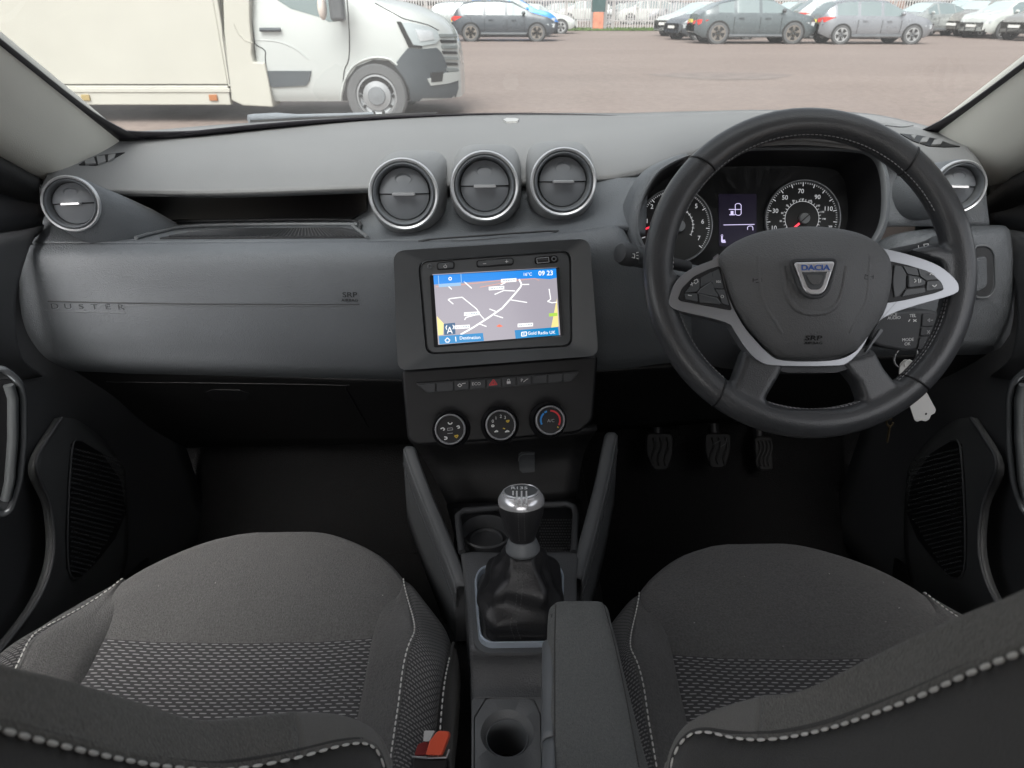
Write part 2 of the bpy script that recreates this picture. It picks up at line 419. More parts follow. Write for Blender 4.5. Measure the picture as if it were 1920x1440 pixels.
# ------------------------------------------------------------------ ground and surroundings
def groundmat():
    m, nt, b = nmat('tarmac'); L = nt.links; N = nt.nodes
    tc = N.new('ShaderNodeTexCoord'); 
    a = N.new('ShaderNodeTexNoise'); a.inputs['Scale'].default_value = .22; a.inputs['Detail'].default_value = 6; a.inputs['Roughness'].default_value = .6
    mp = N.new('ShaderNodeMapping'); mp.inputs['Scale'].default_value = (.5, 1.6, 1); L.new(tc.outputs['Object'], mp.inputs[0]); L.new(mp.outputs[0], a.inputs[0])
    r = N.new('ShaderNodeValToRGB'); r.color_ramp.elements[0].position = .25; r.color_ramp.elements[0].color = (.190, .148, .129, 1); r.color_ramp.elements[1].position = .75; r.color_ramp.elements[1].color = (.242, .192, .169, 1)
    L.new(a.outputs[0], r.inputs[0])
    f = N.new('ShaderNodeTexNoise'); f.inputs['Scale'].default_value = 9; f.inputs['Detail'].default_value = 8; f.inputs['Roughness'].default_value = .7; L.new(tc.outputs['Object'], f.inputs[0])
    r2 = N.new('ShaderNodeMapRange'); r2.inputs[1].default_value = .3; r2.inputs[2].default_value = .7; r2.inputs[3].default_value = .78; r2.inputs[4].default_value = 1.16; L.new(f.outputs[0], r2.inputs[0])
    mx = N.new('ShaderNodeMix'); mx.data_type = 'RGBA'; mx.blend_type = 'MULTIPLY'; mx.inputs[0].default_value = 1; L.new(r.outputs[0], mx.inputs[6]); L.new(r2.outputs[0], mx.inputs[7])
    L.new(mx.outputs[2], b.inputs['Base Color']); b.inputs['Roughness'].default_value = .85
    bp = N.new('ShaderNodeBump'); bp.inputs['Strength'].default_value = .4; bp.inputs['Distance'].default_value = .01; L.new(f.outputs[0], bp.inputs['Height']); L.new(bp.outputs[0], b.inputs['Normal'])
    return m
g = mesh('ground', [(-900, -300, GZ), (900, -300, GZ), (900, 1500, GZ), (-900, 1500, GZ)], [(0, 1, 2, 3)], groundmat(), None, False); g['kind'] = 'structure'
def strip(name, x0, x1, y0, y1, z, m):
    o = mesh(name, [(x0, y0, z), (x1, y0, z), (x1, y1, z), (x0, y1, z)], [(0, 1, 2, 3)], m, None, False); o['kind'] = 'structure'; return o
GRASSM = mat('grass_green', (.10, .17, .04), .95, bump=1, bs=30, var=.35, vs=3, dist=.05)
PATHM = mat('paving_far', (.30, .25, .23), .9, var=.15, vs=2)
FENCE_Y = 47
# verge of grass in front of the fence, made of real blades
strip('verge', -40, 70, FENCE_Y - 2.2, FENCE_Y + 1.2, GZ + .02, GRASSM)
bm = bmesh.new()
for i in range(9000):
    x = random.uniform(-6, 12); y = random.uniform(FENCE_Y - 2.2, FENCE_Y + 1.0); h = random.uniform(.05, .16); a = random.uniform(0, 3.14); d = Vector((math.cos(a), math.sin(a), 0)) * .035
    p = Vector((x, y, GZ + .02)); q = Vector((random.uniform(-.04, .04), random.uniform(-.04, .04), h))
    bm.faces.new([bm.verts.new(p - d), bm.verts.new(p + d), bm.verts.new(p + q)])
o = frombm('grass', bm, GRASSM, None, False); stuff(o)
FENCEM = mat('galvanised_steel', (.5, .47, .47), .55, .3, var=.1, vs=2)
def fence(label, x0, x1, y, zt, names, grp, sp=.155):
    root = thing('palisade_fence', label, 'fence', ((x0 + x1) / 2, y, GZ), grp)
    bm = bmesh.new(); x = x0
    while x < x1:
        w_, h = .035, zt
        pts = [(x - w_, GZ + .05), (x + w_, GZ + .05), (x + w_, GZ + h - .08), (x, GZ + h), (x - w_, GZ + h - .08)]
        a = [bm.verts.new((p[0], y, p[1])) for p in pts]; b = [bm.verts.new((p[0], y + .02, p[1])) for p in pts]
        bm.faces.new(a); bm.faces.new(list(reversed(b)))
        for i in range(5): bm.faces.new((a[i], b[i], b[(i + 1) % 5], a[(i + 1) % 5]))
        x += sp
    stuff(frombm('pale', bm, FENCEM, root, False))
    for z in (.45, zt - .4): box('rail', (x0, y + .022, GZ + z), (x1, y + .07, GZ + z + .06), FENCEM, root)
    x = x0 + 1.2
    while x < x1:
        box('post', (x - .05, y + .075, GZ), (x + .05, y + .17, GZ + zt - .05), FENCEM, root); x += 2.75
    return root
fence('grey palisade fence of pointed pales behind the parked cars', -9, 34, FENCE_Y, 1.9, None, None)

# -------- cars
def interp(P, x):
    if x <= P[0][0]: return P[0][1]
    for a, b in zip(P, P[1:]):
        if x <= b[0]:
            t = (x - a[0]) / (b[0] - a[0]); return a[1] + (b[1] - a[1]) * t
    return P[-1][1]
GLASSC = mat('car_window_glass', (.17, .21, .215), .08, 0, spec=.8)
GLASSL = mat('car_window_pale', (.42, .5, .5), .08, 0, spec=.8)
TYRE = mat('tyre_rubber', (.10, .102, .105), .8, bump=.3, bs=60)
RIMM = mat('alloy_rim', (.55, .56, .57), .35, .7)
RIMD = mat('dark_alloy_rim', (.26, .235, .21), .4, .6)
ARCH = mat('arch_black', (.02, .02, .02), .8)
TAIL = mat('tail_lamp_red', (.65, .06, .05), .25)
HEADL = mat('headlamp_clear', (.55, .58, .6), .12, .2)
BUMP = mat('bumper_grey', (.13, .14, .15), .6, var=.1)
PLATEY = mat('yellow_number_plate', (.7, .6, .12), .5)
PLATEW = mat('white_number_plate', (.75, .75, .72), .5)
def paint(name, c, metal=.2): return mat(name, c, .28, metal, coat=.6, var=.03, vs=2)
TYPES = {
 # top profile, belt profile, length, half width, wheel radius, wheelbase pos (rear, front), roof half width
 'hatch': dict(L=4.28, W=.89, top=[(0, .55), (.02, .85), (.18, 1.12), (.5, 1.38), (.95, 1.46), (1.9, 1.47), (2.45, 1.42), (3.25, 1.02), (3.9, .86), (4.2, .68), (4.28, .45)],
               belt=[(0, .5), (.15, .98), (.9, .96), (3.2, .93), (3.9, .82), (4.2, .62), (4.28, .42)], wh=(.78, 3.42), r=.325, cab=(.42, 3.2), rw=.62, ws=2.45, rs=.5),
 'suv': dict(L=4.55, W=.93, top=[(0, .6), (.03, 1.0), (.2, 1.15), (.62, 1.48), (1.2, 1.6), (2.2, 1.63), (2.8, 1.56), (3.5, 1.15), (4.2, 1.0), (4.48, .8), (4.55, .5)],
             belt=[(0, .55), (.2, 1.08), (3.4, 1.06), (4.2, .95), (4.48, .74), (4.55, .45)], wh=(.85, 3.6), r=.36, cab=(.55, 3.45), rw=.66, ws=2.8, rs=.62),
 'coupesuv': dict(L=4.6, W=.93, top=[(0, .6), (.02, .95), (.35, 1.12), (.85, 1.38), (1.6, 1.54), (2.3, 1.56), (2.85, 1.48), (3.55, 1.1), (4.25, .95), (4.52, .76), (4.6, .5)],
             belt=[(0, .55), (.3, 1.06), (3.5, 1.03), (4.25, .9), (4.52, .7), (4.6, .45)], wh=(.86, 3.66), r=.37, cab=(.7, 3.5), rw=.64, ws=2.85, rs=.85),
 'saloon': dict(L=4.6, W=.9, top=[(0, .5), (.03, .85), (.3, 1.02), (.75, 1.08), (1.45, 1.38), (2.1, 1.44), (2.6, 1.4), (3.4, 1.0), (4.2, .82), (4.52, .64), (4.6, .4)],
             belt=[(0, .5), (.3, .98), (3.4, .9), (4.2, .76), (4.52, .58), (4.6, .38)], wh=(.95, 3.72), r=.33, cab=(.85, 3.35), rw=.6, ws=2.6, rs=1.45),
}
def make_car(kind, label, col, loc, rz, rim=RIMM, glass=GLASSC, grp='cars parked across the car park', cat='car', scale=1, name='parked_car', detail=True, arch=True):
    T = TYPES[kind]; L, W = T['L'], T['W']
    M = Matrix.Translation(loc) @ Matrix.Rotation(rz, 4, 'Z') @ Matrix.Scale(scale, 4) @ Matrix.Translation((-L / 2, 0, 0))
    root = thing(name, label, cat, loc, grp, rz)
    xs = sorted(set([round(L * i / 40, 4) for i in range(41)] + [T['cab'][0], T['cab'][1], T['rs'], T['ws']]))
    secs = []
    for x in xs:
        zt = interp(T['top'], x); zb = min(interp(T['belt'], x), zt - .01)
        e = min(x, L - x); wf = 1 - .28 * max(0, 1 - e / .55) ** 2.2
        wd = W * wf; k = min(1, max(0, (zt - zb) / .45)); wr = wd * .93 - (wd * .93 - T['rw']) * k
        z0 = .22 + .16 * max(0, 1 - e / .35)
        secs.append([(wd * .90, z0), (wd * .985, z0 + .12), (wd, z0 + .3), (wd * .985, zb - .13), (wd * .955, zb), (wr + .015, zt - .055 * k - .005), (wr * .86, zt - .012), (wr * .45, zt + .012 * k), (0, zt + .018 * k)])
    n = len(secs[0]); groups = {'body': [], 'side_window': [], 'windscreen': [], 'rear_window': []}
    V = []
    for x, s in zip(xs, secs):
        full = [Vector((x, -a, b)) for a, b in s] + [Vector((x, a, b)) for a, b in reversed(s[:-1])]
        V.append(full)
    nf = len(V[0])
    bms = {k: bmesh.new() for k in groups}
    def addq(k, q):
        b_ = bms[k]; vs = [b_.verts.new(M @ p) for p in q]
        try: b_.faces.new(vs)
        except Exception: pass
    for i in range(len(xs) - 1):
        xm = (xs[i] + xs[i + 1]) / 2
        for j in range(nf - 1):
            jj = j if j < nf / 2 else nf - 2 - j
            q = [V[i][j], V[i + 1][j], V[i + 1][j + 1], V[i][j + 1]]; k = 'body'
            if jj == 4 and T['cab'][0] + .12 < xm < T['cab'][1] - .25:
                pil = any(abs(xm - p) < .05 for p in (T['wh'][0] + .55, (T['wh'][0] + T['wh'][1]) / 2 + .12))
                k = 'body' if pil else 'side_window'
            if jj >= 6 and T['ws'] + .05 < xm < T['cab'][1]: k = 'windscreen'
            if jj >= 6 and T['rs'] - .45 < xm < T['rs'] and xm > .08: k = 'rear_window'
            addq(k, q)
    for e in (0, -1):
        addq('body', V[e])
    for k, b_ in bms.items():
        bmesh.ops.remove_doubles(b_, verts=b_.verts, dist=.0005)
        if len(b_.faces): frombm(k, b_, col if k == 'body' else (GLASSL if k == 'windscreen' else glass), root, True, 32)
        else: b_.free()
    r = T['r']
    for x in T['wh']:
        for s in (-1, 1):
            P = Plane(M @ Vector((x, s * (W + .0), r)), M.to_3x3() @ Vector((0, s, 0)))
            lathe('wheel_arch', [(r * 1.16, .006), (r * 1.13, .014), (r * .3, .012)], P, ARCH if arch is True else arch, root, 28)
            ty = lathe('tyre', [(r * .62, -.2), (r * .97, -.2), (r, -.17), (r, .0), (r * .95, .022), (r * .74, .026), (r * .7, .018)], P, TYRE, root, 32)
            bm = bmesh.new()
            def ring(rr, z, m=32): return [bm.verts.new(P.M @ Vector((rr * math.cos(2 * math.pi * q / m), rr * math.sin(2 * math.pi * q / m), z))) for q in range(m)]
            A, B_, C, D_ = ring(r * .74, .024), ring(r * .64, .024), ring(r * .62, -.05), ring(.001, -.05)
            for u_, v_ in ((A, B_), (B_, C), (C, D_)):
                for q in range(32): bm.faces.new((u_[q], u_[(q + 1) % 32], v_[(q + 1) % 32], v_[q]))
            frombm('rim', bm, rim if not detail else rim, root, True, 30)
            segs = []
            for q in range(5):
                a = q * 2 * math.pi / 5 + .3
                for d in (-.12, .12): segs.append((.04 * math.cos(a), .04 * math.sin(a), r * .67 * math.cos(a + d), r * .67 * math.sin(a + d)))
            joinlines('spoke', segs, .045, P, rim, root, z=.018, ext=.05)
            lathe('wheel_well', [(r * .6, -.045), (.002, -.045)], P, ARCH, root, 20)
    # lamps, door seams, handles, mirrors
    for s in (-1, 1):
        zb = interp(T['belt'], L - .3); zr = interp(T['belt'], .2)
        P = Plane(M @ Vector((L / 2, s * W, 0)), M.to_3x3() @ Vector((0, s, 0)))
        def side(x, z): return Vector(((x - L / 2) * (-1 if s > 0 else 1), z))
        segs = []
        for x in (T['wh'][0] + .55, (T['wh'][0] + T['wh'][1]) / 2 + .12, T['wh'][1] - .5):
            a, b = side(x, .38), side(x, interp(T['belt'], x) - .14); segs.append((a.x, a.y, b.x, b.y))
        joinlines('door_seam', segs, .014, P, ARCH, root, z=.004, ext=.01)
        segs = []
        for x in (T['wh'][0] + .72, (T['wh'][0] + T['wh'][1]) / 2 + .3):
            a, b = side(x, interp(T['belt'], x) - .17), side(x + .18, interp(T['belt'], x) - .17); segs.append((a.x, a.y, b.x, b.y))
        joinlines('door_handle', segs, .03, P, col, root, z=.03, ext=.03)
        a, b = side(T['wh'][0] + .4, .3), side(T['wh'][1] - .4, .3)
        joinlines('sill', [(a.x, a.y, b.x, b.y)], .07, P, BUMP, root, z=.012, ext=.05)
        mx = T['cab'][1] - .32; mz = interp(T['belt'], mx) + .08
        b_ = bmesh.new(); bmesh.ops.create_icosphere(b_, subdivisions=2, radius=1)
        b_.transform(M @ Matrix.Translation((mx, s * (W + .08), mz)) @ Matrix.Diagonal((.08, .11, .075, 1)))
        frombm('mirror', b_, PL_SMOOTH if rim is RIMD else col, root)
        def lens(nm, pts, m):
            b_ = bmesh.new(); o_ = [(M @ Vector((x, s * y, z))) for x, y, z in pts]; c = M @ Vector((L / 2, 0, .7))
            vs = [b_.verts.new(p) for p in o_]; vb = [b_.verts.new(p + (c - p).normalized() * .12) for p in o_]
            b_.faces.new(vs); b_.faces.new(list(reversed(vb)))
            for q in range(len(vs)): b_.faces.new((vs[q], vb[q], vb[(q + 1) % len(vs)], vs[(q + 1) % len(vs)]))
            frombm(nm, b_, m, root, False)
        wf = lambda x: W * (1 - .28 * max(0, 1 - min(x, L - x) / .55) ** 2.2) + .012
        lens('headlamp', [(L - .5, wf(L - .5), zb - .14), (L - .18, wf(L - .18), zb - .27), (L + .0, W * .55, zb - .3), (L + .0, W * .55, zb - .2), (L - .15, wf(L - .15), zb - .12)], HEADL)
        lens('tail_lamp', [(.45, wf(.45), zr - .08), (.12, wf(.12), zr - .06), (-.015, W * .5, zr - .12), (-.015, W * .5, zr - .24), (.12, wf(.12), zr - .24)], TAIL)
        lens('lower_bumper', [(L - .1, wf(L - .1) - .03, .55), (L + .015, W * .3, .52), (L + .015, W * .3, .3), (L - .1, wf(L - .1) - .03, .3)], ARCH)
    b_ = bmesh.new()
    for x, z in ((L + .03, .48),):
        vs = [b_.verts.new(M @ Vector((x + dx, y, z + q))) for dx in (0, -.06) for y, q in ((-.26, 0), (.26, 0), (.26, .11), (-.26, .11))]
        b_.faces.new(vs[:4]); b_.faces.new(vs[4:])
        for q in range(4): b_.faces.new((vs[q], vs[(q + 1) % 4], vs[4 + (q + 1) % 4], vs[4 + q]))
    frombm('front_number_plate', b_, PLATEW, root, False)
    b_ = bmesh.new(); vs = [b_.verts.new(M @ Vector((-.04 + dx, y, .72 + q))) for dx in (0, .06) for y, q in ((-.26, 0), (.26, 0), (.26, .11), (-.26, .11))]
    b_.faces.new(vs[:4]); b_.faces.new(vs[4:])
    for q in range(4): b_.faces.new((vs[q], vs[(q + 1) % 4], vs[4 + (q + 1) % 4], vs[4 + q]))
    frombm('rear_number_plate', b_, PLATEY, root, False)
    return root
def gp(px, Y): 
    r = ray(px, 83); return Vector((r.x / r.y * Y, Y, GZ))
DG = paint('dark_grey_paint', (.075, .085, .097)); DG2 = paint('slate_paint', (.105, .125, .133)); SG = paint('silver_grey_paint', (.25, .26, .28), .4)
WHT = paint('white_car_paint', (.5, .52, .50), 0); BLU = paint('blue_car_paint', (.05, .28, .8)); BRZ = paint('bronze_grey_paint', (.3, .29, .27), .4); PAL = paint('pale_silver_paint', (.36, .38, .375), .4)
make_car('hatch', 'dark grey hatchback parked side-on just beyond the van nose', DG, gp(947, 32.5), 0, RIMD)
make_car('suv', 'bright blue car half hidden behind the dark grey hatchback', BLU, gp(953, 37), 0, RIMM, scale=1.0)
make_car('saloon', 'white car showing only its bonnet behind the dark grey hatchback', WHT, gp(1000, 41), R(0), RIMM, scale=.95)
make_car('hatch', 'pale hatchback whose tail shows between van and dark hatchback', PAL, gp(880, 43), R(0), RIMM)
make_car('coupesuv', 'large slate grey coupe-roofed SUV with bronze wheels', DG2, gp(1402, 30.5), 0, RIMD)
make_car('saloon', 'white saloon parked nose to the left beside the slate SUV', WHT, gp(1310, 38) , R(208))
make_car('hatch', 'dark car parked between the white saloon and the slate SUV', DG, gp(1330, 34), R(200), RIMM, scale=.92)
make_car('suv', 'white SUV with red tail lamps behind the silver hatchback', WHT, gp(1578, 35), R(-8), RIMM)
make_car('hatch', 'silver grey hatchback with five spoke alloys and red tail lamp', SG, gp(1622, 30.2), 0, RIMM)
make_car('saloon', 'pale silver saloon just right of the silver grey hatchback', PAL, gp(1725, 38), R(200), RIMM)
make_car('suv', 'white car whose roof shows behind the bronze car', WHT, gp(1800, 44), R(190), RIMM)
make_car('suv', 'bronze grey car parked nose left beside the white compact SUV', BRZ, gp(1830, 38), R(205), RIMM, scale=.95)
make_car('suv', 'white compact SUV with black trim at the right of the row', WHT, gp(1880, 35.5), R(197), RIMM, scale=.93)
make_car('hatch', 'dark bronze car nearest the right windscreen pillar', BRZ, gp(1965, 33), R(197), RIMM)
make_car('hatch', 'pale car showing between the slate SUV and the white SUV', PAL, gp(1480, 40), R(200), RIMM)
for i, (px, Y, c, k, lab) in enumerate(((1165, 60, PAL, 'hatch', 'leftmost of the pale cars beyond the fence'), (1205, 60, WHT, 'suv', 'white car beyond the fence near the white saloon'), (1040, 62, PAL, 'hatch', 'silver car beyond the fence above the grass'), (1092, 62, WHT, 'suv', 'small white car beyond the fence left of the dark post'), (1255, 60, SG, 'hatch', 'grey car beyond the fence above the white saloon'))):
    make_car(k, lab, c, gp(px, Y), R(185), RIMM, grp='cars beyond the fence')
# dark post with an orange foot by the fence
p = gp(1119, FENCE_Y - 1.2); rt = thing('gate_post', 'dark green post with orange foot standing at the fence', 'post', p)
box('shaft', p + Vector((-.38, -.12, .95)), p + Vector((.38, .12, 4.2)), mat('dark_green_paint', (.03, .07, .07), .6, var=.1), rt, .02)
box('foot', p + Vector((-.3, -.14, .02)), p + Vector((.3, .14, .94)), mat('orange_foot_paint', (.55, .2, .12), .7, var=.3, vs=3), rt, .02)
for px, hgt in ((1108, 2.3), (1131, 2.3)):
    p = gp(px, FENCE_Y - .4); o = box('fence_post', p + Vector((-.09, -.05, 0)), p + Vector((.09, .05, hgt)), FENCEM, None, .01); tag(o, 'pale square post %s of the dark green post' % ('left' if px < 1119 else 'right'), 'post')
# buildings and hedge trees far beyond the fence
BRK = mat('far_brick', (.22, .13, .10), .9, var=.2, vs=.6); ROOFM = mat('far_roof', (.07, .08, .10), .7, var=.2)
WINM = mat('far_pane', (.06, .08, .10), .15)
for x0, x1, y, h, lab, m in ((8, 17, 82, 5.2, 'long dark industrial building beyond the slate SUV', ROOFM), (19, 44, 90, 6.0, 'low brick building beyond the right hand cars', BRK), (-4, 5.5, 90, 6.0, 'dark building beyond the left end of the fence', ROOFM)):
    rt = thing('far_building', lab, 'building', ((x0 + x1) / 2, y, GZ))
    box('wall', (x0, y, GZ), (x1, y + 12, GZ + h), m, rt)
    vs = [(x0 - .4, y - .4, GZ + h), (x1 + .4, y - .4, GZ + h), (x1 + .4, y + 6, GZ + h + 2.4), (x0 - .4, y + 6, GZ + h + 2.4), (x0 - .4, y + 12.4, GZ + h), (x1 + .4, y + 12.4, GZ + h)]
    solid(mesh('roof', vs, [(0, 1, 2, 3), (3, 2, 5, 4)], ROOFM, rt, False), .15)
    x = x0 + 1.5
    while x < x1 - 2:
        wd_ = box('window', (x, y - .03, GZ + 1.6), (x + 1.4, y + .05, GZ + 2.9), WINM, rt); x += 3.1
LEAF = mat('hedge_leaves', (.07, .12, .035), .8, var=.4, vs=1.5); BARK = mat('bark', (.09, .07, .05), .9, bump=1, bs=20, dist=.02)
def tree(x, y, h, rad, lab, nleaf=2200):
    rt = thing('tree', lab, 'tree', (x, y, GZ), 'trees beyond the fence')
    tube('trunk', [(x, y, GZ), (x + .1, y, GZ + h * .35), (x - .1, y, GZ + h * .7)], lambda s: .22 - .14 * s, BARK, rt, seg=8)
    for k in range(4):
        a = k * 1.7; tube('limb', [(x, y, GZ + h * .35), (x + math.cos(a) * rad * .4, y + math.sin(a) * rad * .4, GZ + h * .6), (x + math.cos(a) * rad * .7, y + math.sin(a) * rad * .7, GZ + h * .75)], lambda s: .1 - .07 * s, BARK, rt, seg=6)
    bm = bmesh.new(); cl = [Vector((random.gauss(0, .45), random.gauss(0, .45), random.gauss(0, .38))) for _ in range(26)]
    for i in range(nleaf):
        c = random.choice(cl); d = Vector([random.gauss(0, .17) for _ in range(3)]); q = c + d
        p = Vector((x, y, GZ + h * .66)) + Vector((q.x * rad, q.y * rad, q.z * h * .45)); s = random.uniform(.1, .2)
        u = Vector([random.uniform(-1, 1) for _ in range(3)]).normalized(); v = u.orthogonal().normalized()
        bm.faces.new([bm.verts.new(p + u * s), bm.verts.new(p + v * s * .6), bm.verts.new(p - u * s), bm.verts.new(p - v * s * .6)])
    frombm('crown', bm, LEAF, rt, False)
for i, (x, y, h, r_) in enumerate(((-3.5, 70, 6, 2.6), (2, 74, 7, 3), (6.8, 72, 6, 2.6), (13.5, 76, 7, 3), (24, 74, 6.5, 3), (33, 78, 8, 3.4))):
    tree(x, y, h, r_, ['leafy tree above the dark grey hatchback', 'leafy tree behind the middle of the fence', 'tree left of the dark industrial building', 'green tree behind the slate SUV roof', 'green tree beyond the silver grey hatchback', 'tall tree at the far right beyond the cars'][i])
# tarmac patch stains and a bit of litter
o = mesh('tarmac_patch', [tuple(gp(1365, 16) + Vector((math.cos(a) * 1.4 * (1 + .2 * math.sin(3 * a)), math.sin(a) * .9, .004))) for a in [k * .35 for k in range(18)]], [tuple(range(18))], mat('patch_tarmac', (.19, .155, .14), .9, var=.2, vs=3), None, False); o['kind'] = 'structure'

# ------------------------------------------------------------------ white box van parked across the bay in front
VY = 9.4
VWHITE = mat('van_white_paint', (.43, .45, .44), .3, 0, coat=.5, var=.02, vs=1)
VCREAM = mat('van_cream_panel', (.43, .422, .375), .55, 0, var=.03, vs=1.5)
VGREY = mat('van_bumper_grey', (.06, .07, .078), .6, bump=.2, bs=60, var=.08, vs=3)
van = thing('box_van', 'white box van parked side-on across the bay ahead, cream load box', 'van', (-3.2, VY + 1, GZ))
def loft_cab():
    top = [(-3.2, 1.2), (-2.35, 1.15), (-1.66, .06), (-1.3, .0), (-1.1, -.07), (-.9, -.16), (-.78, -.26), (-.71, -.4), (-.665, -.65), (-.655, -.85), (-.66, -1.0)]
    belt = [(-3.2, .02), (-2.3, .0), (-1.66, -.02), (-1.3, -.1), (-.9, -.26), (-.7, -.5), (-.655, -.9)]
    xs = [-3.2, -3.0, -2.7, -2.35, -2.1, -1.85, -1.66, -1.5, -1.3, -1.15, -1.05, -.95, -.88, -.82, -.77, -.73, -.70, -.68, -.665, -.657]
    LL = []
    for x in xs:
        zt, zb = interp(top, x), interp(belt, x); d = x - (-.655); wd = 1.0 * (1 - .62 * max(0, 1 + d / .75) ** 2.4)
        zb = min(zb, zt - .012); k = min(1, max(0, (zt - zb) / 1.1)); wr = wd * .92 * (1 - .18 * k)
        z0 = -1.06
        s = [(wd * .93, z0), (wd * .99, z0 + .1), (wd, -.75 if zb > -.6 else (z0 + .12)), (wd, min(-.42, zb - .02)) if zb > -.4 else (wd, zb - .01), (wd * .97, zb), (wr, zt - .06 * k - .004), (wr * .8, zt), (wr * .4, zt + .02), (0, zt + .025)]
        LL.append([Vector((x, VY + 1 - a, b)) for a, b in s] + [Vector((x, VY + 1 + a, b)) for a, b in reversed(s[:-1])])
    vs = [v for L in LL for v in L]; n = len(LL[0]); fs = gridfaces(len(LL), n)
    fs.append(tuple(range(n * (len(LL) - 1), n * len(LL)))); fs.append(tuple(reversed(range(n))))
    return mesh('cab_body', vs, fs, VWHITE, van, True, 50)
cab = loft_cab(); m_ = cab.modifiers.new('s', 'SUBSURF'); m_.levels = m_.render_levels = 1
BV = bvh([cab])
GRILL = mat('grille_grey', (.16, .18, .18), .5); LAMPV = mat('van_headlamp', (.42, .46, .47), .12, .25); LAMPI = mat('lamp_inner', (.7, .72, .73), .2, .6)
drape('front_bumper', BV, [(740, 123), (755, 103), (766, 90), (790, 92), (818, 90), (826, 98), (834, 116), (840, 138), (857, 138), (858, 165), (853, 182), (835, 190), (800, 198), (772, 202), (768, 170), (757, 145)], VGREY, van, .016, .03, 6)
drape('bumper_lip', BV, [(800, 148), (835, 136), (857, 134), (858, 150), (838, 156), (806, 160)], mat('van_white_shade', (.38, .4, .39), .4), van, .03, .03, 6)
drape('fog_lamp_recess', BV, [(806, 136), (828, 134), (826, 152), (806, 154)], ARCH, van, .034, .02, 5)
drape('headlight', BV, [(747, 44), (765, 42), (800, 50), (818, 57), (823, 74), (815, 82), (790, 86), (768, 84), (756, 66)], LAMPV, van, .018, .03, 5)
drape('headlight_rim', BV, [(744, 41), (752, 41), (774, 84), (790, 86), (790, 90), (766, 88)], ARCH, van, .024, .02, 5)
drape('headlight_reflector', BV, [(778, 56), (808, 58), (812, 74), (786, 78)], LAMPI, van, .026, .02, 5)
for i in range(7):
    y = 64 + i * 10.5; x0 = 823 + i * 1.8
    drape('grille_slat', BV, [(x0, y), (853 + i * .6, y + 1), (855 + i * .6, y + 6), (x0 + 2, y + 6)], GRILL if i % 2 == 0 else ARCH, van, .022 if i % 2 == 0 else .014, .03, 5)
drape('door_trim', BV, [(500, 133), (584, 133), (580, 152), (574, 160), (512, 163), (506, 158)], VGREY, van, .02, .02, 8)
drape('door_window', BV, [(520, 0), (545, 16), (600, 32), (617, 41), (632, 40), (650, -30), (640, -80), (530, -80)], mat('van_window', (.12, .16, .16), .1, spec=.8), van, .006, .01, 8)
tube('door_seam', onsurf(BV, [(468, -20), (470, 60), (478, 82), (497, 95), (498, 118), (512, 200)], 3, .003), .006, ARCH, van)
tube('door_seam', onsurf(BV, [(650, -10), (655, 60), (654, 110), (645, 135), (642, 190)], 3, .003), .006, ARCH, van)
tube('sill_seam', onsurf(BV, [(512, 192), (560, 192), (642, 194)], 3, .003), .006, ARCH, van)
tube('bonnet_seam', onsurf(BV, [(703, 6), (740, 26), (760, 36), (800, 46), (822, 57)], 3, .003), .005, ARCH, van)
tube('crease', onsurf(BV, [(480, 75), (520, 78), (555, 92), (578, 112)], 4, .004), .005, VWHITE, van)
tube('door_handle', onsurf(BV, [(489, 56), (528, 56)], 4, .04), .022, VGREY, van)
wc = PY(707, 180, VY - .0); 
drape('wheel_arch', BV, [(644, 212), (643, 180), (650, 150), (668, 125), (700, 112), (728, 114), (748, 128), (762, 152), (770, 185), (772, 212)], ARCH, van, .01, .05, 8)
tube('arch_lip', onsurf(BV, [(640, 205), (640, 180), (648, 147), (666, 121), (700, 108), (730, 111), (745, 122)], 4, .012), .014, VWHITE, van)
P = Plane((wc.x, VY - .02, wc.z), (0, -1, 0))
lathe('tyre', [(.2, -.24), (.34, -.24), (.365, -.2), (.37, -.02), (.35, .012), (.26, .02), (.24, 0)], P, TYRE, van, 56)
lathe('rim', [(.245, .005), (.225, .008), (.215, -.03), (.18, -.04), (.17, -.01), (.12, .0), (.05, .015), (.001, .018)], P, mat('van_rim', (.30, .31, .32), .4, .5), van, 48)
for k in range(10):
    a = k * math.pi / 5; lathe('wheel_nut_slot', [(.001, .002), (.018, .001), (.02, -.02)], P, ARCH, van, 12, u0=.2 * math.cos(a), v0=.2 * math.sin(a))
lathe('hub_cap', [(.11, .0), (.1, .02), (.001, .03)], P, mat('hub_grey', (.16, .17, .18), .5), van, 32)
P2 = Plane((wc.x, VY + 1.9, wc.z), (0, -1, 0)); lathe('tyre', [(.001, -.1), (.365, -.1), (.37, .1), (.001, .12)], P2, TYRE, van, 32)
# mirror
mb = bmesh.new(); q = PY(632, 8, VY - .28); bmesh.ops.create_cube(mb, size=1); mb.transform(Matrix.Translation(q) @ Matrix.Diagonal((.17, .16, .34, 1)))
bevel(frombm('mirror', mb, PL_SMOOTH, van), .04)
q = PY(604, 14, VY - .3); mb = bmesh.new(); bmesh.ops.create_uvsphere(mb, u_segments=20, v_segments=12, radius=1); mb.transform(Matrix.Translation(q) @ Matrix.Diagonal((.05, .09, .13, 1))); frombm('mirror_indicator', mb, mat('indicator_shell', (.62, .55, .5), .3), van)
tube('mirror_arm', [PY(632, 22, VY - .2), PY(640, 34, VY + .03)], .04, PL_SMOOTH, van)
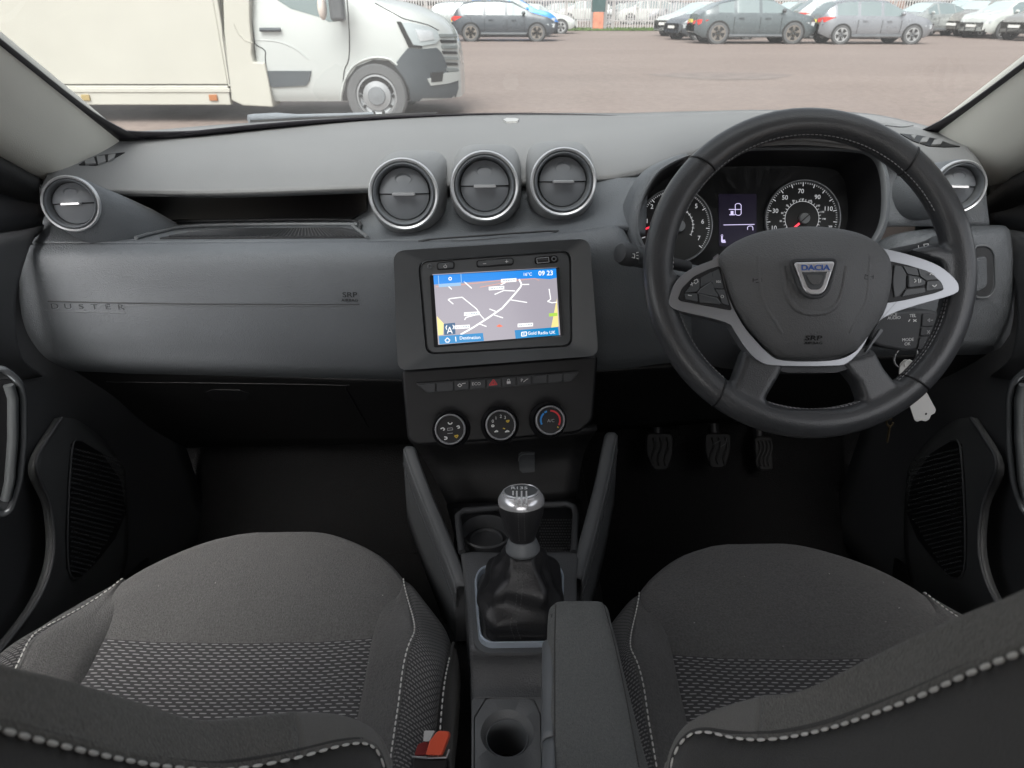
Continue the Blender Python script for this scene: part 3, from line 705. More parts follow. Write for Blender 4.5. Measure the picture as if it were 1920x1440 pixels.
# load box, skirt, fairing
def vp(px, py, Y=VY): q = PY(px, py, Y); return q
zb = vp(430, 158).z; xr = vp(432, 158).x
box('load_box', (-8.6, VY - .03, zb), (xr - .02, VY + 2.05, 2.3), VCREAM, van, .012)
z2 = vp(430, 196).z
box('side_skirt', (-8.6, VY - .05, z2), (xr - .02, VY + .04, zb - .012), VCREAM, van, .012)
box('skirt_rail', (-8.6, VY - .065, vp(430, 172).z), (xr, VY - .03, vp(430, 165).z), VCREAM, van, .004)
box('corner_post', (xr - .015, VY - .045, zb - .02), (xr + .035, VY + .5, 2.3), VCREAM, van, .01)
box('chassis', (-8.6, VY + .3, GZ + .42), (-2.4, VY + 1.7, z2 + .12), ARCH, van)
PF = Plane((0, VY - .045, 0), (0, -1, 0))
plate('cab_fairing', plpx(PF, [(414, -130), (466, -130), (468, 40), (472, 80), (471, 100), (475, 116), (496, 118), (503, 150), (512, 201), (455, 198), (434, 188), (430, 150), (420, 60)]), .35, VCREAM, van, PF, 0, .015)
tube('fairing_crease', [PF.w(*PF.uv(*p), .004) for p in ((438, 45), (446, 62), (460, 76), (474, 80))], .006, VCREAM, van)
tube('panel_seam', [PF.w(*PF.uv(*p), .002) for p in ((412, -20), (418, 70), (431, 158))], .004, ARCH, van)
AMB = mat('amber_lens', (.36, .14, .05), .3)
for px in (161, 400): 
    q = vp(px, 183, VY - .06); box('side_marker', q + Vector((-.05, -.015, -.035)), q + Vector((.05, .012, .035)), AMB if px > 300 else mat('amber_pale', (.33, .25, .10), .4), van, .006)
# rear axle wheel and the step under the skirt
P3 = Plane((-6.2, VY + .1, GZ + .37), (0, -1, 0))
lathe('tyre', [(.001, -.1), (.365, -.1), (.37, .1), (.25, .12), (.001, .11)], P3, TYRE, van, 40)
box('underrun_bar', (-5.2, VY + .02, GZ + .36), (-3.35, VY + .1, GZ + .42), ARCH, van)
box('battery_box', (-5.6, VY + .12, GZ + .34), (-4.75, VY + .5, GZ + .62), VGREY, van, .02)

# ------------------------------------------------------------------ our car: shell, floor, glass
XC = .018
HEAD = mat('headliner', (.6, .59, .56), .9, bump=.3, bs=400, dist=.001)
shell = thing('car_body', 'dark car body shell around the cabin with pale headlining', 'car', (XC, .3, -1.1))
def YB(x): return 1.48 - .28 * (x / .64) ** 2
def XE(s): return .655 - .11 * s
def G(u, s, off=0):
    x = XE(s) * u; return Vector((XC + x, YB(x) - s + off * .42, -.188 + .5 * s + off * .9))
HEADY = 1.48 - .72
patch('roof', [[Vector((XC + x * wv, y - (.12 if i == 0 else 0) * (x / .5) ** 2, z - .05 * abs(x / .6) ** 3)) for x in (-.6, -.4, -.2, 0, .2, .4, .6)] for i, (y, z, wv) in enumerate(((.74, .185, .9), (.5, .23, .97), (0, .27, 1), (-.6, .27, 1), (-1.4, .22, .98)))], HEAD, shell, 3, 4, .04)
for s in (-1, 1):
    patch('cant_rail', [[Vector((XC + s * x, y, z)) for y in (.72, .3, -.2, -.8, -1.4)] for x, z in ((.55, .19), (.60, .15), (.63, .10))], HEAD, shell, 3, 3, .03)
    box('b_pillar', (XC + s * .64 - .02, -.28, -.3), (XC + s * .64 + .03, -.16, .16), PL_DARK, shell, .01)
    box('side_wall', (XC + s * .74 - .03, -1.5, -1.05), (XC + s * .74 + .03, .25, -.3), PL_DARK, shell, .01)
    box('outer_sill', (XC + s * .74 - .03, .2, -1.05), (XC + s * .74 + .03, 1.5, -.92), PL_BLACK, shell, .01)
    box('front_side', (XC + s * .80 - .05, 1.08, -1.05), (XC + s * .80 + .04, 1.6, -.24), PL_BLACK, shell)
box('rear_bulkhead', (XC - .72, -1.6, -1.05), (XC + .72, -1.5, -.25), PL_DARK, shell)
box('rear_bench', (XC - .66, -1.4, -1.0), (XC + .66, -.85, -.72), FABRIC2, shell, .05)
fl = mesh('carpet_floor', [(-.8, -1.6, -1.02), (.84, -1.6, -1.02), (.84, 1.15, -1.02), (-.8, 1.15, -1.02), (.74, 1.36, -.72), (-.70, 1.36, -.72), (.70, 1.40, -.3), (-.66, 1.40, -.3)], [(0, 1, 2, 3), (3, 2, 4, 5), (5, 4, 6, 7)], CARPET, shell, False); solid(fl, .02)
box('transmission_tunnel', (-.1, .1, -1.01), (.14, 1.5, -.78), CARPET, shell, .03)
# windscreen
glass_rows = [[G(u, s) for u in (-1, -.75, -.5, -.25, 0, .25, .5, .75, 1)] for s in (-.02, .15, .35, .55, .74)]
ws = patch('windscreen', glass_rows, LENS, None, 3, 3, 0)
tag(ws, 'wide sloping glass windscreen in front of the dashboard', 'windscreen')
FRIT = mat('black_frit', (.012, .010, .014), .35)
def gstrip(name, pts0, pts1, off0, m=FRIT, th=.003):
    rows = [[G(u, s, off0) for u, s in pts0], [G(u, s, off0) for u, s in pts1]]
    return patch(name, rows, m, ws, 5, 1, th)
for s in (-1, 1):
    gstrip('frit_band', [(s * 1.0, v) for v in (-.02, .1, .3, .5, .73)], [(s * a, v) for a, v in ((.95, -.02), (.978, .1), (.982, .3), (.982, .5), (.982, .73))], -.004)
    gstrip('frit_corner', [(s * u, -.03) for u in (1, .97, .9, .8, .7)], [(s * u, v) for u, v in ((1, .05), (.955, .02), (.88, .002), (.78, -.006), (.68, -.012))], -.0025)
gstrip('frit_band', [(u, -.05) for u in (-.95, -.7, -.4, 0, .4, .7, .95)], [(u, v) for u, v in ((-.95, -.004), (-.7, .004), (-.4, .004), (0, .004), (.4, -.004), (.7, -.014), (.95, -.014))], -.003)
# scuttle panel and wiper outside the glass
COWL = mat('scuttle_plastic', (.025, .022, .028), .6, bump=.3, bs=200, var=.15)
scu = patch('scuttle_panel', [[Vector((XC + x, 1.70 - .32 * (x / .64) ** 2, z1)) for x in (-.75, -.5, -.25, 0, .25, .5, .75)] for z1 in (-.214,)] + [[Vector((XC + x, 1.46 - .30 * (x / .64) ** 2, -.205)) for x in (-.75, -.5, -.25, 0, .25, .5, .75)]], COWL, None, 3, 2, .02)
tag(scu, 'black scuttle panel outside below the windscreen', 'scuttle panel')
wip = thing('wiper', 'grey wiper arm lying across the base of the windscreen', 'wiper', PY(540, 222, 1.50))
WIPM = mat('wiper_grey', (.20, .22, .24), .5, var=.1)
def wpt(px, py, Y): return PY(px, py, Y)
tube('arm', [wpt(466, 224, 1.42), wpt(480, 222, 1.43), wpt(520, 220, 1.45), wpt(558, 218, 1.47), wpt(640, 216, 1.5), wpt(700, 214, 1.53)], lambda s: .0085 if s < .5 else .004, WIPM, wip, seg=8, sy=.7)
tube('blade', [wpt(470, 229, 1.41), wpt(560, 225, 1.46), wpt(700, 218, 1.52), wpt(820, 213, 1.55)], .004, RUBBER, wip)
# A pillar trims, door seals
for s in (-1, 1):
    c1, c2, c3, c4 = [], [], [], []
    for v in (-.03, .08, .2, .35, .55, .74):
        a = G(s, v); a.x += -s * .004
        c1.append(a + Vector((0, .012, .012))); c2.append(a + Vector((-s * .002, -.012, -.004)))
        c3.append(a + Vector((s * .008, -.055, -.030))); c4.append(a + Vector((s * .030, -.085, -.060)))
    pl_ = [c1, c2, c3, c4, [p + Vector((s * .05, .0, -.02)) for p in c4]]
    o = patch('pillar_trim', list(map(list, zip(*pl_))) and pl_, PILLAR, None, 5, 5, .004)
    tag(o, 'pale grey windscreen pillar trim on the %s side of the cabin' % ('passenger (left)' if s < 0 else 'driver (right)'), 'pillar trim')
    o = tube('door_seal', [p + Vector((s * .028, -.018, -.02)) for p in [c4[0] + Vector((s * .01, -.02, -.12)), c4[0] + Vector((0, 0, -.02))] + c4[1:]], .022, RUBBER, None, seg=10)
    tag(o, 'black rubber door seal running beside the %s pillar trim' % ('left' if s < 0 else 'right'), 'door seal')

# ------------------------------------------------------------------ dashboard
dash = thing('dashboard', 'dark grey dashboard with round chromed air vents and touchscreen', 'dashboard', (XC, 1.1, -.45))
top_cols = [
 [(74, 368, 1.00), (78, 350, 1.00), (103, 303, 1.06), (150, 272, 1.13), (207, 250, 1.21)],
 [(200, 364, 1.03), (200, 350, 1.035), (212, 312, 1.10), (250, 278, 1.18), (300, 243, 1.28)],
 [(400, 363, 1.06), (400, 350, 1.07), (400, 312, 1.13), (415, 270, 1.24), (450, 231, 1.39)],
 [(690, 353, 1.08), (690, 341, 1.09), (690, 305, 1.15), (690, 262, 1.27), (690, 219, 1.46)],
 [(900, 346, 1.08), (900, 334, 1.09), (900, 298, 1.15), (910, 255, 1.28), (930, 212, 1.49)],
 [(1115, 338, 1.08), (1115, 324, 1.09), (1112, 290, 1.15), (1120, 250, 1.27), (1150, 212, 1.49)],
 [(1200, 326, 1.05), (1202, 310, 1.06), (1208, 280, 1.13), (1215, 245, 1.25), (1240, 210, 1.46)],
 [(1290, 294, 1.0), (1293, 279, 1.01), (1298, 256, 1.08), (1305, 232, 1.2), (1320, 208, 1.42)],
 [(1400, 270, .97), (1400, 257, .975), (1405, 241, 1.05), (1408, 224, 1.17), (1410, 206, 1.38)],
 [(1520, 265, .965), (1520, 252, .97), (1520, 238, 1.05), (1520, 223, 1.17), (1520, 207, 1.36)],
 [(1640, 281, .98), (1640, 267, .985), (1640, 252, 1.05), (1638, 234, 1.16), (1630, 213, 1.32)],
 [(1700, 301, 1.0), (1700, 286, 1.005), (1704, 270, 1.06), (1710, 252, 1.13), (1715, 230, 1.23)],
 [(1790, 330, 1.0), (1788, 314, 1.0), (1786, 296, 1.04), (1775, 270, 1.1), (1765, 245, 1.17)],
 [(1852, 352, 1.0), (1850, 330, 1.0), (1835, 300, 1.03), (1818, 280, 1.07), (1800, 262, 1.12)]]
rows = [[PY(*c[i]) for c in top_cols] for i in range(5)]
dtop = patch('dash_top', rows, PL_TOP, dash, 5, 5, .014)
BT = bvh([dtop])
drape('light_sensor', BT, [(944, 227), (950, 224), (966, 224), (973, 226), (970, 230), (950, 231)], mat('sensor_dome', (.42, .42, .41), .3), dash, .003, .004, 4)
tube('demister_seam', onsurf(BT, [(215, 259), (255, 259), (300, 255)], 4, .0005), .0009, PL_DARK, dash)
tube('demister_seam', onsurf(BT, [(1660, 236), (1690, 239), (1712, 236)], 4, .0005), .0009, PL_DARK, dash)
# side window demister grilles set in the top
def demister(px, s):
    P0 = px
    pts = [(148, 310), (165, 299), (190, 292), (234, 287), (216, 297), (196, 306), (180, 311)] if s < 0 else [(1687, 252), (1720, 255), (1755, 262), (1782, 272), (1800, 276), (1770, 277), (1740, 275), (1712, 266)]
    d = drape('demister_grille', BT, pts, PL_BLACK, dash, .0015, .003, 4)
    fin = [[(181, 297), (196, 295), (199, 306), (184, 311)], [(203, 294), (217, 292), (214, 300), (203, 305)], [(158, 304), (176, 298), (180, 310), (160, 311)]] if s < 0 else \
          [[(1706, 258), (1718, 256), (1712, 264)], [(1728, 262), (1742, 260), (1736, 270), (1722, 270)], [(1750, 266), (1768, 264), (1762, 274), (1744, 275)]]
    for f in fin: drape('fin', BT, f, PL_TOP, d, .0035, .003, 3)
demister(0, -1); demister(0, 1)

up_cols = [
 [(100, 360, 1.08), (84, 405, 1.03), (60, 455, .985)],
 [(240, 362, 1.16), (235, 420, 1.10), (220, 455, .985)],
 [(330, 360, 1.24), (330, 416, 1.13), (330, 454, .985)],
 [(500, 356, 1.27), (500, 413, 1.14), (500, 453, .985)],
 [(660, 350, 1.25), (660, 412, 1.13), (680, 453, .985)],
 [(720, 340, 1.20), (722, 405, 1.07), (730, 451, .98)],
 [(830, 335, 1.15), (830, 400, 1.05), (830, 450, .975)],
 [(980, 325, 1.14), (980, 392, 1.045), (980, 447, .97)],
 [(1100, 318, 1.12), (1100, 385, 1.035), (1100, 430, .97)],
 [(1155, 310, 1.10), (1160, 370, 1.03), (1165, 424, .965)],
 [(1215, 300, 1.08), (1215, 340, 1.04), (1210, 440, .985)]]
r3 = [[PY(*c[i]) for c in up_cols] for i in range(3)]
mid = [PY(c[1][0] * .5 + c[2][0] * .5, c[1][1] * .42 + c[2][1] * .58, c[1][2] * .45 + c[2][2] * .55) for c in up_cols]
upper = patch('dash_shelf', [r3[0], r3[1], mid, r3[2]], PL_MID, dash, 5, 6, .01)
BU = bvh([upper])
# ribbed mat in the storage shelf
drape('shelf_shade_sheet', BU, [(215, 352), (690, 342), (690, 395), (664, 411), (330, 415), (250, 424), (225, 400)], PL_BLACK, dash, .003, .004, 12)  # black sheet painting the shade of the cavity under the dash lip
SHELF = mat('shelf_mat', (.03, .031, .034), .75, bump=.2, bs=300)
sp_ = [(300, 449), (355, 438), (420, 431), (640, 429), (662, 433), (690, 447)]
smat = drape('shelf_mat', BU, sp_, SHELF, dash, .0025, .004, 10)
for i in range(52):
    f = i / 51; x1 = 318 + f * 362; x0 = 400 + f * 245
    P_ = onsurf(BU, [(x0, 432 + (abs(f - .5) * 2) ** 4 * 3), ((x0 + x1) / 2, 440), (x1, 447)], 2, .0035)
    if len(P_) > 2: tube('rib', P_, .0009, PL_DARK, smat, seg=5)
tube('shelf_lip', onsurf(BU, [(690, 449), (662, 428), (650, 424), (380, 426), (300, 438), (255, 450)], 4, .003), .003, PL_SATIN, dash)
tube('shelf_lip', onsurf(BU, [(675, 437), (655, 416), (420, 417), (330, 420), (270, 434)], 4, .003), .002, PL_DARK, dash)
tube('shelf_groove', onsurf(BU, [(796, 452), (804, 450), (1028, 434), (1034, 439), (1022, 443), (800, 455)], 3, .001, closed=True), .0012, PL_DARK, dash)

face_cols = [
 [(60, 464, 1.03), (52, 490, 1.02), (50, 545, 1.02), (54, 600, 1.02), (66, 636, 1.02), (86, 668, 1.03), (112, 700, 1.05)],
 [(51, 462, 1.004), (39, 490, .985), (36, 545, .975), (39, 600, .970), (51, 641, .973), (73, 674, .99), (110, 702, 1.04)],
 [(52, 461, .994), (41, 489, .973), (38, 545, .963), (41, 600, .958), (53, 641, .961), (75, 675, .98), (113, 702, 1.036)],
 [(56, 460, .988), (46, 488, .966), (43, 545, .956), (46, 600, .951), (58, 642, .954), (80, 677, .975), (119, 702, 1.033)],
 [(66, 458, .984), (56, 487, .962), (54, 545, .951), (58, 600, .946), (70, 645, .949), (92, 680, .97), (130, 703, 1.03)],
 [(95, 456, .985), (92, 485, .96), (98, 545, .948), (102, 600, .942), (110, 645, .945), (130, 684, .965), (165, 705, 1.03)],
 [(250, 455, .985), (250, 483, .958), (250, 545, .945), (250, 605, .938), (250, 652, .942), (255, 690, .96), (270, 710, 1.03)],
 [(500, 453, .985), (500, 483, .955), (500, 545, .94), (500, 610, .934), (500, 662, .938), (500, 697, .955), (500, 716, 1.03)],
 [(735, 451, .98), (735, 482, .95), (738, 545, .937), (742, 612, .932), (745, 668, .935), (748, 702, .955), (750, 722, 1.03)],
 [(920, 448, .972), (920, 480, .95), (920, 545, .94), (920, 612, .935), (920, 660, .938), (920, 700, .955), (920, 720, 1.03)],
 [(1100, 430, .968), (1105, 470, .945), (1110, 540, .94), (1115, 600, .936), (1115, 650, .94), (1115, 685, .955), (1115, 706, 1.03)],
 [(1160, 424, .965), (1172, 470, .945), (1180, 540, .94), (1180, 600, .936), (1180, 645, .94), (1180, 680, .955), (1180, 702, 1.03)],
 [(1200, 462, .99), (1225, 500, .965), (1240, 550, .95), (1240, 600, .94), (1240, 642, .94), (1240, 672, .955), (1240, 692, 1.03)],
 [(1320, 500, .99), (1330, 530, .965), (1330, 565, .95), (1330, 600, .94), (1330, 636, .94), (1330, 664, .955), (1330, 684, 1.03)],
 [(1480, 500, .99), (1480, 530, .965), (1480, 565, .95), (1480, 600, .94), (1480, 636, .94), (1480, 664, .955), (1480, 684, 1.03)],
 [(1620, 462, .99), (1630, 500, .965), (1630, 550, .95), (1630, 600, .94), (1630, 636, .94), (1630, 660, .955), (1630, 680, 1.03)],
 [(1690, 436, .985), (1700, 460, .96), (1700, 530, .95), (1700, 590, .942), (1700, 630, .942), (1700, 655, .955), (1700, 678, 1.03)],
 [(1800, 424, .985), (1805, 445, .955), (1810, 520, .945), (1812, 585, .94), (1815, 625, .942), (1815, 652, .955), (1815, 680, 1.03)],
 [(1870, 422, .985), (1878, 440, .955), (1884, 520, .942), (1884, 585, .94), (1880, 620, .945), (1870, 648, .958), (1860, 676, 1.03)],
 [(1886, 424, .99), (1896, 442, .97), (1902, 520, .958), (1901, 585, .955), (1895, 622, .965), (1885, 650, .99), (1875, 676, 1.04)]]
def midcol(a, b, t): return [tuple(p + (q - p) * t for p, q in zip(u_, v_)) for u_, v_ in zip(a, b)]
i5 = 5; face_cols[i5 + 1:i5 + 1] = [midcol(face_cols[i5], face_cols[i5 + 1], .28), midcol(face_cols[i5], face_cols[i5 + 1], .6)]; face_cols[i5:i5] = [midcol(face_cols[i5 - 1], face_cols[i5], .45)]
rows = [[PY(*c[i]) for c in face_cols] for i in range(7)]
face = patch('dash_face', rows, PL_MID, dash, 5, 5, .012)
BF = bvh([face])
# knee panels below, receding into the footwell
low_cols = [[(60, 676, .98), (130, 712, 1.02), (200, 770, 1.10), (230, 835, 1.2)], [(300, 692, .985), (300, 716, 1.0), (320, 770, 1.08), (330, 840, 1.22)], [(500, 700, .985), (500, 716, .99), (510, 770, 1.07), (520, 835, 1.22)],
            [(748, 708, .985), (750, 722, .985), (756, 780, 1.05), (762, 830, 1.15)], [(950, 700, .985), (950, 720, .99), (950, 780, 1.05), (950, 826, 1.15)], [(1115, 690, .985), (1120, 705, .985), (1120, 760, 1.05), (1120, 810, 1.18)], [(1400, 670, .985), (1400, 690, .99), (1400, 740, 1.08), (1400, 790, 1.25)], [(1700, 660, .985), (1700, 680, .99), (1700, 730, 1.08), (1700, 790, 1.25)], [(1885, 655, .985), (1870, 676, 1.0), (1850, 730, 1.08), (1830, 790, 1.22)]]
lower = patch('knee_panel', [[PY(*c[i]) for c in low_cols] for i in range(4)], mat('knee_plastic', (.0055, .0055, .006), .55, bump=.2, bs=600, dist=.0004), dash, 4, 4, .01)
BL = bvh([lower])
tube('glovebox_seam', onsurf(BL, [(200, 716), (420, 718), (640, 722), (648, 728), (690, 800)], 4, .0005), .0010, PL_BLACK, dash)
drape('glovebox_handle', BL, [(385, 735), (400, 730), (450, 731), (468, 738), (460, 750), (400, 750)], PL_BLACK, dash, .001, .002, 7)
# raised strip with lettering on the passenger panel
tube('panel_groove', onsurf(BF, [(90, 565), (230, 568), (400, 570), (674, 571)], 6, .0), .0010, PL_DARK, dash)
tube('panel_crease', onsurf(BF, [(92, 567), (92, 580), (96, 583), (225, 586), (232, 584), (247, 573), (400, 572.5), (674, 573.5)], 5, .0004), .0006, PL_SATIN, dash)
LETM = mat('moulded_letter_shade', (.05, .054, .058), .5); LETE = mat('letter_edge_highlight', (.28, .30, .32), .5)  # same-colour relief: shade painted into letters, highlight into their edges
for i, ch in enumerate('DUSTER'):
    px = 103 + i * 24.8; py = 574.5 + i * .35; h, n_ = hit(BF, px, py); P = Plane(h + n_ * .0003, n_)
    textpx('lettering', ch, 10, P, px, py, LETM, dash, z=.0004, ext=.0004, sx=1.55)
    textpx('lettering_highlight', ch, 10, P, px + .9, py + 1.0, LETE, dash, z=.00015, ext=.0001, sx=1.55)
h, n_ = hit(BF, 656, 556); P = Plane(h, n_)
textpx('airbag_mark', 'SRP', 10, P, 656, 553, PL_BLACK, dash, sx=1.3); textpx('airbag_mark', 'AIRBAG', 5, P, 656, 563, PL_BLACK, dash, sx=1.3)

# ---- round air vents
FLAPM = mat('vent_flap', (.20, .212, .23), .38, bump=.1, bs=500, dist=.0004, var=.05)
def sub(name, C, parent=None):
    parent = parent or dash
    o = bpy.data.objects.new(name, None); COL.objects.link(o); o.parent = parent; o.empty_display_size = .02
    o.location = parent.matrix_world.inverted() @ Vector(C); bpy.context.view_layer.update(); return o
def vent(px, py, Y, rpx, N, tail, bright=False, taper=0):
    C = PY(px, py, Y); pl = Plane(C, N)
    e = pl.uv(px + rpx, py); r = (e - pl.uv(px, py)).length
    root = sub('air_vent', C)
    # housing: circle at the front that grows into the dash
    LL = []; T = Vector(tail)
    for s, k, sq, dz in ((0, .985, 0, 0), (.03, 1.02, 0, 0), (.15, 1.06, .05, -.004), (.4, 1.09, .2, -.006), (.75, 1.09, .5, -.006), (1, 1.06, .7, -.006)):
        L = []
        k *= 1 - taper * s * s
        for q in range(48):
            a = 2 * math.pi * q / 48; c_, s_ = math.cos(a), math.sin(a); n_ = 2 + 3 * sq * (0 if taper else 1)
            rr = 1 / ((abs(c_) ** n_ + abs(s_) ** n_) ** (1 / n_))
            L.append(C + pl.U * (c_ * rr * r * k) + pl.V * (s_ * rr * r * k * (1.0 if s_ > 0 else 1 + .16 * min(1, s * 3)) + dz) + T * s)
        LL.append(L)
    loops('housing', LL, PL_MID if bright else tail_mat, root, False, False, 60)
    lathe('chrome_ring', [(r * .985, -.004), (r * 1.0, .002), (r * .96, .0055), (r * .905, .004), (r * .895, -.003)], pl, CHROME, root)
    lathe('bezel', [(r * .90, .001), (r * .87, .003), (r * .80, -.002), (r * .75, -.010), (r * .73, -.016)], pl, PL_SATIN, root)
    lathe('bezel_lip', [(r * .86, .0022), (r * .835, .0058), (r * .79, .002)], pl, FLAPM, root)
    lathe('well', [(r * .76, -.009), (r * .72, -.03), (.0001, -.032)], pl, PL_BLACK, root)
    # two flap halves, tilted a little, with a groove between
    ra = r * .705
    for sgn in (1, -1):
        pts = []; h = .0008
        m = 20
        top = [Vector((ra * math.cos(math.pi * q / m), sgn * (ra * math.sin(math.pi * q / m)))) for q in range(m + 1)]
        bm = bmesh.new()
        def hz(p): return -.004 - .006 * (p.length / ra) ** 2 + (.003 * (1 - abs(p.y) / ra) if sgn > 0 else .001)
        grid = []
        for ring_ in (1, .97, .85, .6, .3, .02):
            grid.append([bm.verts.new(pl.M @ Vector((p.x * ring_, sgn * h + p.y * ring_, hz(p * ring_)))) for p in top])
        base = [bm.verts.new(pl.M @ Vector((p.x, sgn * h + p.y, -.02))) for p in top]
        grid.insert(0, base)
        for A_, B_ in zip(grid, grid[1:]):
            for q in range(m): bm.faces.new((A_[q], A_[q + 1], B_[q + 1], B_[q]))
        frombm('flap', bm, FLAPM, root, True, 40)
    lathe('thumb_dimple', [(r * .2, 0), (r * .17, -.0015), (r * .1, -.0035), (.0001, -.004)], pl.off(-.0035), FLAPM, root, 24, u0=0, v0=r * .42, sx=1.2, sy=.75)
    uv = rpoly([(-r * .33, -.0018), (r * .33, -.0018), (r * .31, .0022), (-r * .31, .0022)], .0015, 3)
    plate('tab', uv, .010, BRIGHT if bright else SILVER, root, pl, .006, .0008)
    return root
tail_mat = mat('vent_housing', (.24, .245, .25), .58, bump=.35, bs=800, kind='v', dist=.0006)
Nc = Vector((.05, -1, .18)); Nl = Vector((.18, -1, .2)); Nr = Vector((-.12, -1, .16))
vent(757, 364, 1.0, 66, Nc, (0, .14, -.012)); vent(909, 349, 1.0, 64, Nc, (0, .14, -.012)); vent(1056, 341, 1.0, 62, Nc, (0, .14, -.012))
vent(134, 382, .975, 56, Nl, (.062, .115, -.072), bright=True, taper=.35); vent(1797, 350, .965, 52, Nr, (-.09, .13, -.03), bright=True, taper=.3)

# ---- touchscreen unit
PR = Plane(PT(925, 570, .905), (.09, -1, .30))
rad = sub('touchscreen_unit', PR.O)
def ringplate(name, outer, inner, z0, z1, depth, m, parent, pl, bev=0):
    """frame with a hole; outline lists must have equal length"""
    n = len(outer); f = lambda p, z: pl.M @ Vector((p[0], p[1], z))
    LL = [[f(p, z0 - depth) for p in outer], [f(p, z0 - .003) for p in outer], [f(p * .985 + Vector(inner[i]) * .015, z0) for i, p in enumerate(outer)], [f(Vector(p) * .97 + Vector(outer[i]) * .03, z1) for i, p in enumerate(inner)], [f(p, z1 - .002) for p in inner], [f(p, z1 - depth * .6) for p in inner]]
    return loops(name, LL, m, parent, False, False, 40)
out = plpx(PR, [(738, 470), (1103, 447), (1120, 665), (746, 693)], .014, 8)
inn = plpx(PR, [(785, 490), (1068, 470), (1071, 648), (800, 663)], .012, 8)
ringplate('fascia', out, inn, .010, .006, .06, PL_SMOOTH, rad, PR)
plate('bezel', plpx(PR, [(786, 491), (1067, 471), (1070, 647), (801, 662)], .012, 8), .02, PL_SMOOTH, rad, PR, .005, .001)
tube('bezel_seam', [PR.w(p.x, p.y, .0056) for p in plpx(PR, [(787, 492), (1066, 472), (1069, 646), (802, 661)], .012, 8)], .0005, PL_BLACK, rad, True, 6)
# screen: recessed frame and lit display
scr_o = plpx(PR, [(806, 516), (1047, 501), (1055, 628), (814, 650)], .002, 3); scr_i = plpx(PR, [(813, 516), (1041, 503), (1049, 627), (822, 645)], .0006, 3)
ringplate('screen_frame', scr_o, scr_i, .0082, .0068, .004, PL_BLACK, rad, PR)
def emi(name, c, s=1.0):
    m, nt, b = nmat(name); b.inputs['Base Color'].default_value = (.01, .01, .01, 1); b.inputs['Roughness'].default_value = .15
    b.inputs['Emission Color'].default_value = (*c, 1); b.inputs['Emission Strength'].default_value = s * SCR; return m
SCR = .55
E_MAP = emi('map_grey', (.30, .28, .32)); E_BLUE = emi('screen_blue', (.01, .20, .62)); E_BLUE2 = emi('screen_blue_b', (.0, .18, .42)); E_W = emi('screen_white', (.85, .85, .85)); E_Y = emi('map_yellow', (.75, .62, .25)); E_O = emi('map_orange', (.75, .13, .06)); E_G = emi('map_green', (.35, .55, .08)); E_N = emi('icon_navy', (.01, .07, .16)); E_L = emi('screen_lightblue', (.25, .42, .62)); E_P = emi('map_pink', (.6, .3, .25))
Z = .0064
plate('display', plpx(PR, [(811, 514), (1043, 501), (1051, 629), (820, 647)]), .001, E_MAP, rad, PR, Z)
def scrq(name, pts, m, z): return plate(name, plpx(PR, pts), .0001, m, rad, PR, Z + z)
scrq('title_bar', [(812, 515), (1042, 503), (1043, 520), (1030, 523), (1000, 521), (940, 524), (814, 533)], E_BLUE, .0002)
scrq('title_highlight', [(822, 532), (864, 529), (864, 535), (823, 538)], E_L, .0004)
strokes('title_divider', [[(822, 516), (823, 532)], [(864, 513), (865, 529)]], 1.2, PR, E_L, rad, z=Z + .0005)
scrq('soft_key', [(823, 629), (905, 623), (907, 638), (824, 644)], E_BLUE2, .0003)
scrq('soft_key', [(964, 618), (1045, 612), (1047, 628), (966, 635)], E_BLUE2, .0003)
scrq('aerial_icon_ground', [(832, 606), (853, 604), (854, 625), (833, 627)], E_N, .0003)
sc = lambda pts: [(720 + x / 3.348, 420 + y / 3.348) for x, y in pts]
strokes('main_road', [sc([(480, 690), (560, 645), (635, 597), (700, 553), (740, 525), (780, 480), (820, 435), (855, 392), (860, 375), (845, 345)])], 3.0, PR, E_W, rad, z=Z + .00025)
strokes('side_road', [sc(p) for p in ([(435, 500), (402, 472), (420, 465), (490, 457), (580, 530), (605, 570), (630, 597)], [(505, 598), (515, 583), (580, 565)], [(790, 473), (895, 490)], [(660, 530), (705, 548)], [(690, 568), (745, 586)], [(595, 622), (642, 640)], [(1032, 405), (1042, 470), (1022, 483), (1050, 492), (1080, 488)], [(500, 358), (550, 402)], [(405, 390), (425, 408)], [(692, 440), (750, 415), (820, 418)], [(860, 378), (908, 377)], [(730, 380), (760, 366)])], 1.8, PR, E_W, rad, z=Z + .0002)
strokes('railway', [sc([(325, 392), (500, 378), (700, 355), (930, 335), (970, 352)]), sc([(600, 395), (830, 352), (940, 340)])], 1.2, PR, E_P, rad, z=Z + .00015)
scrq('major_road', sc([(1080, 465), (1092, 640), (1045, 646)]), E_Y, .00015); scrq('major_road', sc([(332, 575), (375, 620), (372, 690), (340, 695)]), E_Y, .00015)
scrq('road_shield', sc([(1030, 558), (1083, 553), (1084, 574), (1032, 578)]), E_G, .0003)
scrq('position_arrow', sc([(702, 638), (722, 626), (745, 638), (722, 644)]), E_O, .0003)
for cx, cy, s_ in ((704, 400, 'Albert Rd'), (780, 352, 'Sandway'), (550, 560, 'Wesley Street'), (490, 642, 'Mill Way'), (884, 630, 'Park Rd')):
    x, y = sc([(cx, cy)])[0]; strokes('street_name', [[(x - 11 + k * 3.1, y + 1.2 - k * .25), (x - 9.2 + k * 3.1, y + .3 - k * .25)] for k in range(8)], 1.4, PR, E_N, rad, z=Z + .0005)
    a = sc([(cx - 48, cy - 8), (cx + 48, cy - 14), (cx + 48, cy + 8), (cx - 48, cy + 14)]); scrq('name_box', a, E_W, .0003)
